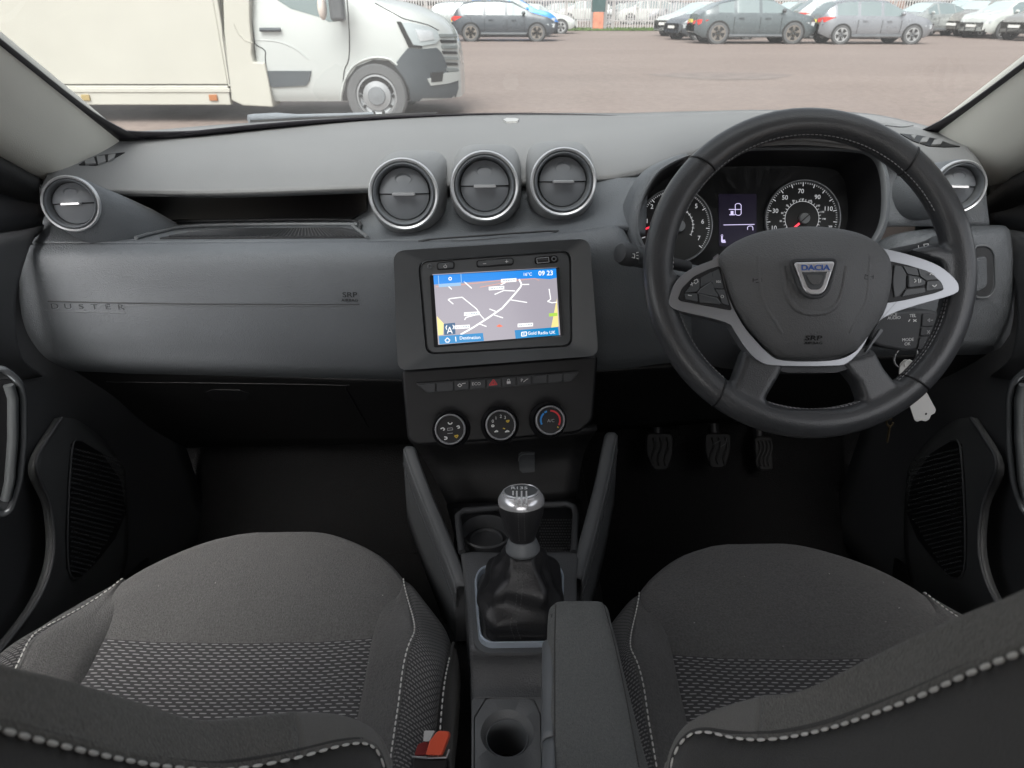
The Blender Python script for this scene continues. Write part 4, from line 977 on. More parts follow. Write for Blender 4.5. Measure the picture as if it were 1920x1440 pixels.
textpx('clock', '09 23', 9, PR, 1022, 512, E_W, rad, z=Z + .0004, bold=.0001); textpx('temperature', '16°C', 6, PR, 988, 514, E_W, rad, z=Z + .0004)
textpx('key_text', 'Destination', 6, PR, 881, 632, E_W, rad, z=Z + .0005); textpx('key_text', 'Gold Radio UK', 6, PR, 1014, 623, E_W, rad, z=Z + .0005)
strokes('home_icon', [[(834, 637), (839, 632), (844, 637)], [(836, 637), (836, 640), (842, 640), (842, 637)], [(854, 630), (855, 639)]], 1.4, PR, E_W, rad, z=Z + .0005)
strokes('radio_icon', [[(977, 622), (986, 621), (986, 628), (977, 629), (977, 622)], [(979, 625), (983, 625)]], 1.6, PR, E_W, rad, z=Z + .0005)
strokes('aerial_icon', [[(843, 612), (839, 624)], [(843, 612), (848, 624)], [(841, 620), (846, 620)], [(838, 609), (836, 613), (838, 617)], [(849, 608), (851, 612), (849, 616)]], 1.5, PR, E_W, rad, z=Z + .0005)
lathe('settings_icon', [(.0022, 0), (.0012, 0)], PR.off(Z + .0005), E_W, rad, 12, u0=PR.uv(844, 522).x, v0=PR.uv(844, 522).y)
# buttons along the top of the unit
def pill(name, pts, m, z, d=.004, bev=.001, parent=rad, pl=PR, r=.0045): return plate(name, plpx(pl, pts, r, 5), d, m, parent, pl, z, bev)
pill('button_surround', [(818, 492), (852, 489), (853, 504), (819, 507)], PL_BLACK, .0058); b1 = pill('power_button', [(821, 493), (850, 491), (851, 502), (822, 505)], PL_SMOOTH, .0085)
strokes('power_icon', [[(833, 497), (832, 500), (835, 502), (838, 500), (837, 497)], [(835, 495), (835, 498)]], 1, PR, WHITE, rad, z=.0092)
pill('button_surround', [(892, 488), (962, 482), (963, 497), (893, 502)], PL_BLACK, .0058); pill('volume_button', [(895, 489), (960, 484), (961, 494), (896, 500)], PL_SMOOTH, .0085)
strokes('volume_icon', [[(905, 494), (911, 493.5)], [(946, 490), (952, 489.5)], [(949, 487), (949, 492.5)]], 1, PR, WHITE, rad, z=.0092)
pill('socket_surround', [(1000, 482), (1044, 478), (1046, 492), (1002, 496)], PL_GLOSS, .0068)
plate('usb_port', plpx(PR, [(1005, 484), (1027, 482), (1028, 491), (1006, 493)]), .001, PL_BLACK, rad, PR, .0076)
strokes('usb_rim', [[(1005, 484), (1027, 482), (1028, 491), (1006, 493), (1005, 484)]], 1.2, PR, SILVER, rad, z=.0080)
strokes('usb_tongue', [[(1008, 487), (1025, 485.5)]], 2.5, PR, PL_DARK, rad, z=.0079)
q = PR.uv(1037, 485); lathe('audio_jack', [(.0033, .007), (.0033, .0085), (.0022, .009), (.0016, .006), (.0001, .006)], PR, PL_SATIN, rad, 20, u0=q.x, v0=q.y)
q = PR.uv(806, 499); lathe('microphone', [(.0032, .0055), (.003, .0068), (.0018, .007), (.0012, .005), (.0001, .005)], PR, PL_SATIN, rad, 20, u0=q.x, v0=q.y)

# ---- climate panel
PCl = Plane(PT(935, 760, .955), (.09, -1, .42))
cl = plate('climate_panel', plpx(PCl, [(752, 694), (1122, 666), (1112, 790), (1085, 812), (940, 826), (780, 836), (764, 826)], .008, 5), .05, PL_BLACK, dash, PCl, 0, .004)
PS = PCl.off(.006)
sw = plate('switch_bar', plpx(PS, [(779, 719), (1087, 696), (1079, 708), (1070, 715), (940, 727), (801, 737)], .003, 3), .01, PL_DARK, dash, PS, 0, .0012)
xs_ = [779, 817, 851, 880, 911, 940, 968, 997, 1026, 1055, 1086]
for i in range(10):
    a, b = xs_[i] + 1.6, xs_[i + 1] - 1.0
    yt = lambda x: 720.5 - (x - 779) * .0747; yb = lambda x: 737 - (x - 801) * .0815
    pts = [(a, yt(a)), (b, yt(b)), (b, yb(b) - 1), (a, yb(a) - 1)]
    if i == 0: pts = [(783, 722), (b, yt(b)), (b, yb(b) - 1), (803, 735)]
    if i == 9: pts = [(a, yt(a)), (1083, 699), (1069, 713), (a, yb(a) - 1)]
    plate('switch', plpx(PS, pts, .001, 2), .006, PL_DARK if i != 4 else PL_DARK, sw, PS, .0025, .0007)
textpx('switch_mark', 'ECO', 5.5, PS, 893, 719.5, WHITE, sw, z=.003, sx=1.1)
strokes('hazard_mark', [[(917, 722), (925, 711), (932, 720.5), (917, 722)], [(921, 720), (925, 714.5), (928.5, 719.5), (921, 720)]], 1.7, PS, mat('hazard_red', (.7, .05, .06), .4), sw, z=.003)
strokes('switch_mark', [[(858, 722), (862, 719), (866, 722), (862, 725), (858, 722)], [(866, 719), (873, 718)]], 1.3, PS, WHITE, sw, z=.003)
strokes('switch_mark', [[(950, 717), (957, 716.4)]], 5, PS, WHITE, sw, z=.003); strokes('switch_mark', [[(951.5, 714), (951.5, 711), (955, 710.7), (955, 713.6)]], 1, PS, WHITE, sw, z=.003)
textpx('switch_mark', 'P', 6, PS, 978, 713, WHITE, sw, z=.003); strokes('switch_mark', [[(981, 716), (987, 711), (990, 710)]], 1.1, PS, WHITE, sw, z=.003)
YEL = mat('yellow_print', (.6, .42, .05), .6); BLP = mat('blue_print', (.03, .25, .65), .5); RDP = mat('red_print', (.65, .04, .05), .5)
def knob(px, py, rp, kind):
    N = Vector((.06, -1, .62)); C = PT(px, py, .915); pl = Plane(C, N); r = (pl.uv(px + rp, py) - pl.uv(px, py)).length
    k = sub('climate_knob', C)
    lathe('collar', [(r * 1.30, -.036), (r * 1.22, -.018), (r * 1.12, -.010), (r * 1.02, -.012)], pl, PL_BLACK, k)
    lathe('grip', [(r * 1.02, -.03), (r * .99, -.002)], pl, PL_SMOOTH, k)
    lathe('ring', [(r * 1.0, -.003), (r * .99, .001), (r * .93, .0025), (r * .885, .001), (r * .88, -.003)], pl, BRIGHT, k, 64)
    lathe('dial', [(r * .885, -.002), (r * .86, -.001), (.0001, -.0005)], pl, PL_BLACK, k)
    P = pl; mk = []
    def T_(s, dx, dy, h=6, m=WHITE): textpx('print', s, h, P, px + dx, py + dy, m, k, z=.0004, ext=.0001)
    def S_(L, m=WHITE, wp=1.2): strokes('print', [[(px + a, py + b) for a, b in l] for l in L], wp, P, m, k, z=.0004, ext=.0001)
    if kind == 0:
        S_([[(-4, -13), (-2, -10), (2, -10), (4, -13)], [(-18, -1), (-13, -3), (-10, 0), (-13, 2)], [(12, -5), (16, -7), (18, -3), (14, -2)], [(-11, 14), (-6, 15), (-6, 18), (-11, 19)]], wp=2)
        S_([[(-5, 2), (-5, -2), (4, -3), (5, 1), (-5, 2)], [(-5, 8), (5, 7)]], PGREY, 1.2); S_([[(8, 12), (15, 11), (12, 16), (8, 12)]], YEL, 2)
    if kind == 1:
        for s_, dx, dy in (('1', -9, -13), ('2', 0, -16), ('3', 8, -14), ('0', -15, -7)): T_(s_, dx, dy, 6)
        S_([[(-17, 0), (-13, 0), (-13, 3), (-17, 3), (-17, 0)], [(-12, 13), (-8, 10), (-5, 12), (-12, 13)], [(8, 13), (12, 10), (16, 12), (8, 13)]], wp=1.6); S_([[(10, -8), (16, -9), (13, -5), (10, -8)], [(4, 6), (8, 7)]], YEL, 2)
    if kind == 2:
        T_('A/C', 1, 1, 6, PGREY)
        arc = lambda a0, a1: [(18 * math.cos(R(a)), -18 * math.sin(R(a))) for a in range(a0, a1, 8)]
        S_([arc(112, 130), arc(134, 212)], BLP, 3.2); S_([arc(-30, 92)], RDP, 3.2)
        S_([[(13, 12), (15, 14)]], YEL, 2)
knob(844, 805, 29, 0); knob(939, 797, 28.5, 1); knob(1032, 788, 27.5, 2)

# ---- instrument cluster
PB = Plane(PY(1440, 390, .975), (0, -1, .42))
clu = sub('instrument_cluster', PB.O)
oc = [(1203, 460), (1194, 420), (1203, 372), (1228, 328), (1262, 304), (1310, 288), (1400, 280), (1500, 278), (1590, 281), (1632, 288), (1652, 312), (1660, 360), (1656, 415), (1636, 455), (1600, 490), (1520, 520), (1400, 530), (1300, 525), (1235, 498)]
ou = [Vector((p.x, p.y)) for p in curve([Vector((*PB.uv(*p), 0)) for p in oc], 5, True)]
cc = sum(ou, Vector((0, 0))) / len(ou)
def ringw(k, w): 
    return [PB.w(cc.x + (p.x - cc.x) * k, cc.y + (p.y - cc.y) * k, w) for p in ou]
loops('surround', [ringw(1.11, -.035), ringw(1.07, -.010), ringw(1.04, .0), ringw(1.01, .001)], PL_MID, clu, angle=60)
loops('surround_edge', [ringw(1.012, .0005), ringw(1.0, .004), ringw(.985, .003), ringw(.978, -.004)], PL_SATIN, clu, angle=60)
loops('hood_tunnel', [ringw(.98, -.002), ringw(.955, -.03), ringw(.92, -.065), ringw(.90, -.075)], PL_BLACK, clu, angle=60)
PG = PB.off(-.074)
loops('gauge_panel', [ringw(.93, -.074), ringw(.5, -.074), ringw(.02, -.074)], mat('gauge_panel_black', (.016, .017, .019), .55, bump=.1, bs=400), clu, True, True, angle=60)
IL = emi('gauge_white', (.45, .46, .47), .7); RN = emi('needle_red', (.85, .03, .06), 1.2); ILD = emi('lcd_violet', (.55, .5, .75), 1.0)
def gauge(px, py, rp, name, a0, a1, ticks, minor, labels, ringf=1.0):
    g_ = name; r = (PG.uv(px + rp, py) - PG.uv(px, py)).length; c = PG.uv(px, py)
    gg = sub(name, PG.w(c.x, c.y, 0), dash)
    arc = [PG.w(c.x + r * math.cos(R(a)), c.y + r * math.sin(R(a)), .004) for a in range(-20, 201, 5)]
    lathe('dial_ring', [(r * 1.03, .0), (r * 1.03, .006), (r * .985, .006), (r * .97, .0005)], PG, PL_SMOOTH, gg, 72, u0=c.x, v0=c.y)
    lathe('dial_highlight', [(r * 1.012, .0063), (r * .998, .0063)], PG, SILVER, gg, 72, u0=c.x, v0=c.y)
    lathe('dial_face', [(r * .98, .0006), (.0001, .0008)], PG, mat('dial_black', (.012, .013, .014), .6, bump=.1, bs=300), gg, 48, u0=c.x, v0=c.y)
    segs = []; n = ticks * minor
    for i in range(n + 1):
        a = R(a0 + (a1 - a0) * i / n); L = .86 if i % minor == 0 else .92; w_ = .0011 if i % minor == 0 else .0006
        segs.append((c.x + r * .965 * math.cos(a), c.y + r * .965 * math.sin(a), c.x + r * L * math.cos(a), c.y + r * L * math.sin(a), w_))
    joinlines('tick_marks', segs, .001, PG, IL, gg, z=.0014, ext=.0002)
    for s, lx, ly, hh in labels: textpx('numeral', s, hh, PG, lx, ly, IL, gg, z=.0016)
    return gg, c, r
gs, c, r = gauge(1503, 410, 69, 'speedometer', 224, -44, 14, 5, [('30', 1453, 396, 8.6), ('50', 1471, 371, 8.6), ('70', 1501, 359, 8.6), ('90', 1532, 370, 8.6), ('110', 1552, 392, 8.6), ('10', 1450, 428, 8.6), ('30', 1463, 415, 3.5), ('50', 1466, 400, 3.5), ('70', 1475, 386, 3.5), ('90', 1487, 377, 3.5), ('110', 1503, 374, 3.5), ('130', 1518, 377, 3.5), ('150', 1533, 386, 3.5), ('170', 1541, 398, 3.5), ('190', 1544, 411, 3.5), ('200', 1556, 425, 3.5)])
segs = [(c.x + r * .46 * math.cos(R(a)), c.y + r * .46 * math.sin(R(a)), c.x + r * .46 * math.cos(R(a + 6)), c.y + r * .46 * math.sin(R(a + 6))) for a in range(-40, 215, 6)]
segs += [(c.x + r * .46 * math.cos(R(a)), c.y + r * .46 * math.sin(R(a)), c.x + r * .52 * math.cos(R(a)), c.y + r * .52 * math.sin(R(a))) for a in range(-40, 221, 10)]
joinlines('inner_scale', segs, .0007, PG, IL, gs, z=.0014)
lathe('needle_hub', [(r * .15, .001), (r * .14, .006), (.0001, .007)], PG, PL_SATIN, gs, 24, u0=c.x + r * .05, v0=c.y)
a_, b_ = PG.uv(1515, 402), PG.uv(1495, 420); d_ = PG.uv(1486, 428)
joinlines('needle', [(a_.x, a_.y, b_.x, b_.y)], .0014, PG, PL_BLACK, gs, z=.0078, ext=.001); joinlines('needle', [(b_.x, b_.y, d_.x, d_.y)], .003, PG, RN, gs, z=.0078, ext=.001)
gt, c, r = gauge(1265, 424, 68, 'rev_counter', 200, -38, 7, 10, [('1', 1213, 415, 8.6), ('2', 1222, 388, 8.6), ('3', 1243, 368, 8.6), ('4', 1276, 367, 8.6), ('5', 1305, 387, 8.6), ('6', 1317, 416, 8.6), ('7', 1310, 447, 8.6)])
segs = [(c.x + r * .5 * math.cos(R(a)), c.y + r * .5 * math.sin(R(a)), c.x + r * .5 * math.cos(R(a + 6)), c.y + r * .5 * math.sin(R(a + 6))) for a in range(-28, 62, 6)]
segs += [(c.x + r * .47 * math.cos(R(a)), c.y + r * .47 * math.sin(R(a)), c.x + r * .54 * math.cos(R(a)), c.y + r * .54 * math.sin(R(a))) for a in range(-28, 62, 11)]
joinlines('inner_scale', segs, .0007, PG, IL, gt, z=.0014)
a_, b_ = PG.uv(1204, 432), PG.uv(1225, 424); joinlines('needle', [(a_.x, a_.y, b_.x, b_.y)], .0026, PG, RN, gt, z=.0078, ext=.001)
lathe('needle_hub', [(r * .16, .001), (r * .15, .006), (.0001, .007)], PG, PL_SATIN, gt, 24, u0=c.x + r * .12, v0=c.y)
scn = plate('trip_display', plpx(PG, [(1347, 364), (1418, 364), (1418, 462), (1348, 462)]), .001, mat('lcd_dark', (.008, .006, .022), .3, emis=(.02, .01, .05), es=.05), clu, PG, .0012)
strokes('lcd_icon', [[(1378, 384), (1378, 402), (1382, 404), (1386, 404), (1389, 401), (1389, 385), (1386, 382), (1381, 382), (1378, 384)], [(1366, 393), (1389, 393)]], 1.1, PG, ILD, scn, z=.0018)
strokes('lcd_icon', [[(1372, 396), (1372, 403)]], 5, PG, ILD, scn, z=.0018); strokes('lcd_icon', [[(1367, 403), (1377, 403)]], 1.5, PG, ILD, scn, z=.0018)
strokes('lcd_line', [[(1356, 422), (1414, 421)]], 1.2, PG, ILD, scn, z=.0018)
strokes('lcd_icon', [[(1401, 431), (1401, 426), (1404, 424), (1409, 424), (1411, 427), (1411, 432)]], 1.1, PG, ILD, scn, z=.0018)
strokes('lcd_icon', [[(1353, 444), (1353, 454), (1360, 454)], [(1353, 451), (1359, 451)]], 2.6, PG, ILD, scn, z=.0018); q = PG.uv(1353, 442); lathe('lcd_icon', [(.0017, 0), (.001, 0)], PG.off(.0019), ILD, scn, 12, u0=q.x, v0=q.y)

# panel between the cluster and the right hand vent, coin tray in the driver side face
rp = patch('side_panel', [[PY(*p) for p in r_] for r_ in ([(1650, 285, 1.02), (1720, 305, 1.02), (1800, 330, 1.02), (1848, 340, 1.01)], [(1655, 350, 1.01), (1720, 360, 1.01), (1800, 370, 1.01), (1850, 375, 1.0)], [(1660, 425, .995), (1720, 424, .995), (1800, 424, .995), (1856, 424, .99)])], PL_MID, dash, 4, 5, .01)
co = plpx(Plane(PY(1850, 505, .95), (0, -1, .1)), [(1822, 460), (1858, 460), (1866, 480), (1866, 540), (1856, 560), (1822, 560)], .01, 5)
PCn = Plane(hit(BF, 1850, 505)[0], (0, -1, .12))
tube('coin_tray_rim', [PCn.w(p.x, p.y, .001) for p in plpx(PCn, [(1826, 460), (1852, 460), (1864, 474), (1866, 540), (1854, 558), (1826, 558)], .008, 5)], .0018, PL_SATIN, dash, True)
plate('coin_tray', plpx(PCn, [(1828, 463), (1850, 463), (1861, 476), (1862, 538), (1852, 555), (1828, 555)], .008, 5), .002, PL_DARK, dash, PCn, .0012)
plate('coin_tray_step', plpx(PCn, [(1828, 483), (1848, 480), (1849, 535), (1828, 548)], .005, 4), .003, PL_MID, dash, PCn, .003, .001)

# ------------------------------------------------------------------ steering wheel
SW = Plane((.335, .766, -.266), (0, -math.cos(R(30)), math.sin(R(30))))
wheel = thing('steering_wheel', 'black leather steering wheel with satin metal spokes and badge', 'steering wheel', SW.O)
RW, rw = .1705, .0165
bm = bmesh.new()
for i in range(120):
    a = 2 * math.pi * i / 120
    for k in range(20):
        b = 2 * math.pi * k / 20; th_ = rw * (1 + .08 * math.cos(2 * b)); 
        bm.verts.new(SW.w((RW + th_ * math.cos(b) * .95) * math.cos(a), (RW + th_ * math.cos(b) * .95) * math.sin(a), th_ * math.sin(b) * 1.08))
bm.verts.ensure_lookup_table()
for i in range(120):
    for k in range(20):
        bm.faces.new([bm.verts[q] for q in (i * 20 + k, i * 20 + (k + 1) % 20, ((i + 1) % 120) * 20 + (k + 1) % 20, ((i + 1) % 120) * 20 + k)])
def prism(bm, pts, z0, z1, ins=.006):
    uv = [SW.uv(*p) for p in pts]; c = sum(uv, Vector((0, 0))) / len(uv)
    def L(k, z): return [bm.verts.new(SW.w(c.x + (p.x - c.x) * k, c.y + (p.y - c.y) * k, z)) for p in uv]
    A = [L(.86, z1), L(1, z1 - ins), L(1, z0 + ins), L(.86, z0)]
    for a, b in zip(A, A[1:]):
        for i in range(len(uv)): bm.faces.new((a[i], b[i], b[(i + 1) % len(uv)], a[(i + 1) % len(uv)]))
    bm.faces.new(A[0]); bm.faces.new(list(reversed(A[-1])))
# leather covered lower spokes blending into the rim
prism(bm, [(1392, 655), (1362, 740), (1340, 758), (1375, 782), (1440, 790), (1430, 750), (1460, 700), (1470, 672)], -.016, .012)
prism(bm, [(1560, 672), (1600, 720), (1614, 760), (1600, 790), (1668, 780), (1704, 752), (1688, 738), (1650, 690), (1632, 655)], -.016, .012)
prism(bm, [(1400, 765), (1400, 788), (1640, 788), (1640, 765), (1520, 767)], -.014, .013)
# thumb rests at ten and two where the side spokes meet the rim
prism(bm, [(1240, 500), (1228, 560), (1240, 610), (1268, 590), (1262, 560), (1270, 515)], -.014, .012)
prism(bm, [(1790, 470), (1810, 560), (1790, 620), (1765, 590), (1772, 560), (1755, 490), (1700, 470), (1740, 460)], -.014, .012)
rim = frombm('rim', bm, LEATHER, wheel)
m_ = rim.modifiers.new('r', 'REMESH'); m_.mode = 'VOXEL'; m_.voxel_size = .0024; m_.use_smooth_shade = True
m_ = rim.modifiers.new('s', 'SMOOTH'); m_.factor = .6; m_.iterations = 9
BRM = bvh([rim])
# seams across the leather and the inner stitching
for px, py in ((1305, 300), (1705, 300), (1340, 745), (1728, 735)):
    q = SW.uv(px, py); a = math.atan2(q.y, q.x); c = SW.w(RW * math.cos(a), RW * math.sin(a)); t = SW.U * -math.sin(a) + SW.V * math.cos(a); rr = SW.U * math.cos(a) + SW.V * math.sin(a)
    tube('leather_seam', [c + (rr * math.cos(b) * .98 + SW.N * math.sin(b) * 1.06) * (rw * 1.0) + t * .004 * math.cos(b) for b in [2 * math.pi * k / 32 for k in range(32)]], .0011, PL_BLACK, wheel, True, 6)
def arcpts(a0, a1, r, w_, n=80): return [SW.w(r * math.cos(R(a0 + (a1 - a0) * i / n)), r * math.sin(R(a0 + (a1 - a0) * i / n)), w_) for i in range(n + 1)]
for a0, a1 in ((26, 154), (-52, 6), (174, 232), (246, 294)):
    for r_, w_ in ((RW - rw * .95, .0065), (RW - rw * 1.0, .0025)):
        stitching('stitching', arcpts(a0, a1, r_, w_, 120), .0048, .72, .0005, THREADG if (a0 in (-52, 246) or w_ > .005) else THREADD, wheel)
# hub behind the cover, spoke trims
uvc = plpx(SW, [(1340, 492), (1375, 455), (1440, 432), (1520, 425), (1600, 437), (1655, 470), (1672, 500), (1662, 570), (1625, 640), (1590, 665), (1455, 668), (1420, 645), (1375, 585), (1352, 530)], .02, 5)
plate('hub', uvc, .05, PL_DARK, wheel, SW, .004, .004)
# metal U band: from left spoke round the bottom of the cover to the right spoke
trim = [(1347, 476), (1340, 486), (1300, 502), (1270, 525), (1256, 556), (1256, 572), (1275, 583), (1360, 604), (1378, 622), (1400, 655), (1428, 680), (1466, 686), (1560, 686), (1590, 680), (1617, 652), (1640, 612), (1668, 590), (1720, 572), (1788, 552), (1798, 538), (1788, 520), (1760, 498), (1720, 482), (1676, 470), (1650, 466), (1662, 482), (1671, 505), (1668, 548), (1655, 590), (1620, 640), (1596, 664), (1556, 676), (1470, 676), (1440, 662), (1405, 625), (1385, 596), (1368, 560), (1356, 515)]
SWt = SW.off(.0165)
uvt = [Vector((p.x, p.y)) for p in curve([Vector((*SWt.uv(*p), 0)) for p in trim], 3, True)]
plate('spoke_trim', uvt, .018, SILVER, wheel, SWt, 0, .0032, 4)
# switch pads
SWp = SW.off(.0182)
padL = [(1272, 559), (1279, 540), (1301, 518), (1330, 504), (1350, 498), (1358, 530), (1373, 582), (1330, 574), (1276, 564)]
padR = [(1668, 489), (1700, 496), (1740, 508), (1765, 528), (1771, 543), (1752, 550), (1700, 562), (1664, 568), (1672, 530)]
def pad(pts, cuts, name='switch_pad'):
    P = sub(name, SWp.w(*SWp.uv(*pts[0]), 0), wheel)
    plate('pad_base', plpx(SWp, pts, .003, 4), .006, PL_BLACK, P, SWp, 0, .0006)
    for c in cuts: plate('button', plpx(SWp, c, .0012, 3), .004, PL_SMOOTH, P, SWp, .0018, .0007)
    return P
pl1 = pad(padL, [[(1284, 549), (1302, 527), (1311, 522), (1311, 541), (1306, 547)], [(1283, 551), (1307, 550), (1308, 566), (1285, 562)], [(1313, 521), (1334, 510), (1335, 526), (1313, 539)], [(1335, 510), (1347, 505), (1356, 541), (1338, 541), (1334, 530)], [(1340, 543), (1357, 543), (1366, 573), (1352, 569), (1350, 558)], [(1309, 553), (1346, 560), (1350, 571), (1311, 567)]])
plate('rocker', plpx(SWp, [(1305, 550), (1313, 543), (1333, 529), (1338, 543), (1347, 558), (1310, 551)], .003, 4), .004, PL_SMOOTH, pl1, SWp, .0034, .0012)
strokes('edge_print', [[(1306, 551), (1312, 543), (1334, 528)], [(1308, 552), (1342, 560), (1350, 570)]], 1.6, SWp, PL_SATIN, pl1, z=.0037)
P_ = SWp
textpx('print', 'RES', 4.5, P_, 1346, 529, WHITE, pl1, z=.0024, sx=.9); textpx('print', 'O', 6, P_, 1353, 557, WHITE, pl1, z=.0024)
strokes('print', [[(1289, 554), (1296, 555)], [(1293, 535), (1299, 532)], [(1296, 530), (1297, 537)], [(1300, 527), (1306, 524), (1308, 529), (1303, 533), (1300, 529)]], 1.2, SWp, WHITE, pl1, z=.0024)
pr1 = pad(padR, [[(1676, 497), (1690, 500), (1698, 514), (1697, 540), (1684, 556), (1676, 558), (1672, 530)], [(1692, 499), (1718, 504), (1722, 518), (1700, 514)], [(1720, 504), (1745, 512), (1757, 524), (1735, 526), (1724, 518)], [(1737, 528), (1760, 527), (1768, 541), (1735, 546)], [(1690, 556), (1698, 543), (1733, 540), (1734, 548)]])
plate('rocker', plpx(SWp, [(1700, 516), (1722, 520), (1733, 528), (1731, 537), (1700, 541)], .003, 4), .004, PL_SMOOTH, pr1, SWp, .0034, .0012)
strokes('print', [[(1739, 517), (1742, 513.5), (1746, 517)], [(1744, 536), (1748, 539), (1752, 535)], [(1710, 524), (1714, 528), (1710, 531)], [(1718, 524), (1719, 532)], [(1722, 525), (1722, 531)]], 1.8, SWp, WHITE, pr1, z=.0044)
# glossy inserts below the trim band
for pts in ([(1362, 606), (1376, 601), (1410, 648), (1404, 662), (1392, 656)], [(1616, 655), (1640, 618), (1645, 622), (1612, 664)]):
    plate('gloss_insert', plpx(SW, pts, .003, 3), .006, PL_SATIN, wheel, SW, .0135, .001)
plate('lower_skirt', plpx(SW, [(1385, 640), (1430, 690), (1470, 700), (1560, 700), (1600, 688), (1630, 648), (1590, 660), (1440, 660)], .004, 4), .03, PL_DARK, wheel, SW, .010, .003)
# airbag cover: soft dome
ac = [(1348, 486), (1372, 458), (1420, 437), (1475, 428), (1525, 426), (1580, 432), (1622, 445), (1655, 470), (1668, 500), (1666, 545), (1652, 590), (1618, 640), (1596, 660), (1550, 671), (1472, 671), (1446, 658), (1408, 618), (1388, 590), (1371, 560), (1358, 520)]
SWc = SW.off(.016)
au = [Vector((p.x, p.y)) for p in curve([Vector((*SWc.uv(*p), 0)) for p in ac], 4, True)]
ctr = SWc.uv(1512, 535)
def abg(k, w_): return [SW.w(ctr.x + (p.x - ctr.x) * k, ctr.y + (p.y - ctr.y) * k, w_ + (.010 * max(0, 1 - ((p.x - ctr.x) * k / .06) ** 2) * (1 - k) )) for p in au]
prof = [(1.0, .006), (1.005, .014), (1.0, .019), (.985, .0225), (.95, .026), (.88, .030), (.75, .0345), (.6, .038), (.45, .0405), (.3, .042), (.15, .0428), (.01, .043)]
cov = loops('airbag_cover', [abg(k, w_) for k, w_ in prof], COVER, wheel, False, True, 50)
BC = bvh([cov])
# moulded relief: U-shaped hollow under the badge and two flanking creases
def crease(pts, r, m, nm='crease', off=.0): tube(nm, onsurf(BC, pts, 6, off), r, m, wheel, seg=8)
crease([(1468, 500), (1474, 545), (1490, 575), (1512, 586), (1545, 586), (1568, 572), (1580, 545), (1588, 500)], .0045, COVER, off=-.0028)
crease([(1421, 480), (1430, 560), (1455, 605), (1466, 625)], .0035, COVER, off=-.0026); crease([(1632, 480), (1625, 560), (1605, 600), (1594, 625)], .0035, COVER, off=-.0026)
# badge
hb, nb = hit(BC, 1526, 522); PE = Plane(hb + nb * .001, (SW.N * .8 + nb * .2), up=SW.V)
em = sub('emblem', PE.O, wheel)
tube('emblem_recess', [PE.w(p.x, p.y, .0002) for p in plpx(PE, [(1481, 489), (1568, 487), (1552, 545), (1538, 557), (1515, 557), (1500, 545)], .006, 5)], .0022, PL_DARK, em, True)
plate('emblem_chrome', plpx(PE, [(1486, 493), (1564, 491), (1546, 545), (1536, 553), (1516, 553), (1506, 546)], .004, 5), .006, BRIGHT, em, PE, .0035, .0012)
plate('emblem_centre', plpx(PE, [(1496, 497), (1553, 496), (1540, 536), (1534, 544), (1518, 544), (1511, 538)], .004, 4), .002, PL_SMOOTH, em, PE, .0045, .0004)
plate('emblem_centre', plpx(PE, [(1508, 517), (1540, 517), (1536, 530), (1530, 535), (1520, 535), (1514, 530)], .003, 4), .001, mat('emblem_grey', (.12, .12, .12), .5, bump=.3, bs=2500), em, PE, .0056, .0002)
plate('emblem_band', plpx(PE, [(1490, 496), (1560, 495), (1556, 511), (1494, 512)], .001, 2), .002, BRIGHT, em, PE, .0052, .0003)
textpx('emblem_lettering', 'DACIA', 10, PE, 1525, 504, mat('emblem_blue', (.05, .13, .45), .3), em, z=.0056, sx=1.25, bold=.0002, ext=.0003)
hp, npl = hit(BC, 1525, 637); P = Plane(hp, npl, up=SW.V)
textpx('airbag_mark', 'SRP', 9, P, 1525, 634, PL_BLACK, wheel, z=.0003, sx=1.5, bold=.0001); textpx('airbag_mark', 'AIRBAG', 5, P, 1525, 643, PL_BLACK, wheel, z=.0003, sx=1.3)
for px, s in ((1420, 1), (1629, -1)):
    py = 525 if s > 0 else 519; h, n_ = hit(BC, px, py); P = Plane(h, n_, up=SW.V)
    strokes('horn_mark', [[(px - 9 * s, py), (px - 3 * s, py), (px + 7 * s, py - 4), (px + 8 * s, py + 4), (px - 3 * s, py + 5)], [(px - 8 * s, py - 3), (px - 8 * s, py + 4)]], 1.2, P, PL_BLACK, wheel, z=.0004)

# ------------------------------------------------------------------ column, stalks, audio pod, key
column = thing('column_shroud', 'dark plastic steering column shroud behind the wheel', 'column shroud', SW.w(0, -.03, -.05))
LL = []
for d, rx, ry, dz in ((-.035, .05, .045, -.02), (-.05, .062, .055, -.025), (-.10, .075, .062, -.03), (-.19, .085, .07, -.03)):
    LL.append([SW.w(rx * math.copysign(abs(math.cos(a)) ** .6, math.cos(a)), dz + ry * math.copysign(abs(math.sin(a)) ** .6, math.sin(a)), d) for a in [2 * math.pi * k / 40 for k in range(40)]])
loops('shroud', LL, PL_DARK, column, True, True, 50)
box('shroud_seam', SW.w(-.078, -.03, -.12) + Vector((0, 0, -.001)), SW.w(.078, -.03, -.12) + Vector((0, .004, .001)), PL_BLACK, column)
def stalk(nm, lab, A, B, r0, r1, prints):
    t = thing(nm, lab, 'stalk', B); d = (A - B).normalized(); L = (A - B).length; pl = Plane(B, d)
    lathe('lever', [(r0 * .7, 0), (r0 * .75, L * .4), (r0 * .95, L * .55), (r1 * .92, L * .66)], pl, PL_DARK, t, 24)
    lathe('collar_ring', [(r1 * .9, L * .66), (r1 * .98, L * .665), (r1 * .98, L * .80), (r1 * .9, L * .81)], pl, PL_SMOOTH, t, 24)
    lathe('tip', [(r1 * .95, L * .815), (r1 * 1.05, L * .83), (r1 * 1.05, L * .93), (r1 * .85, L * .985), (r1 * .4, L), (.0001, L)], pl, PL_DARK, t, 24)
    return t
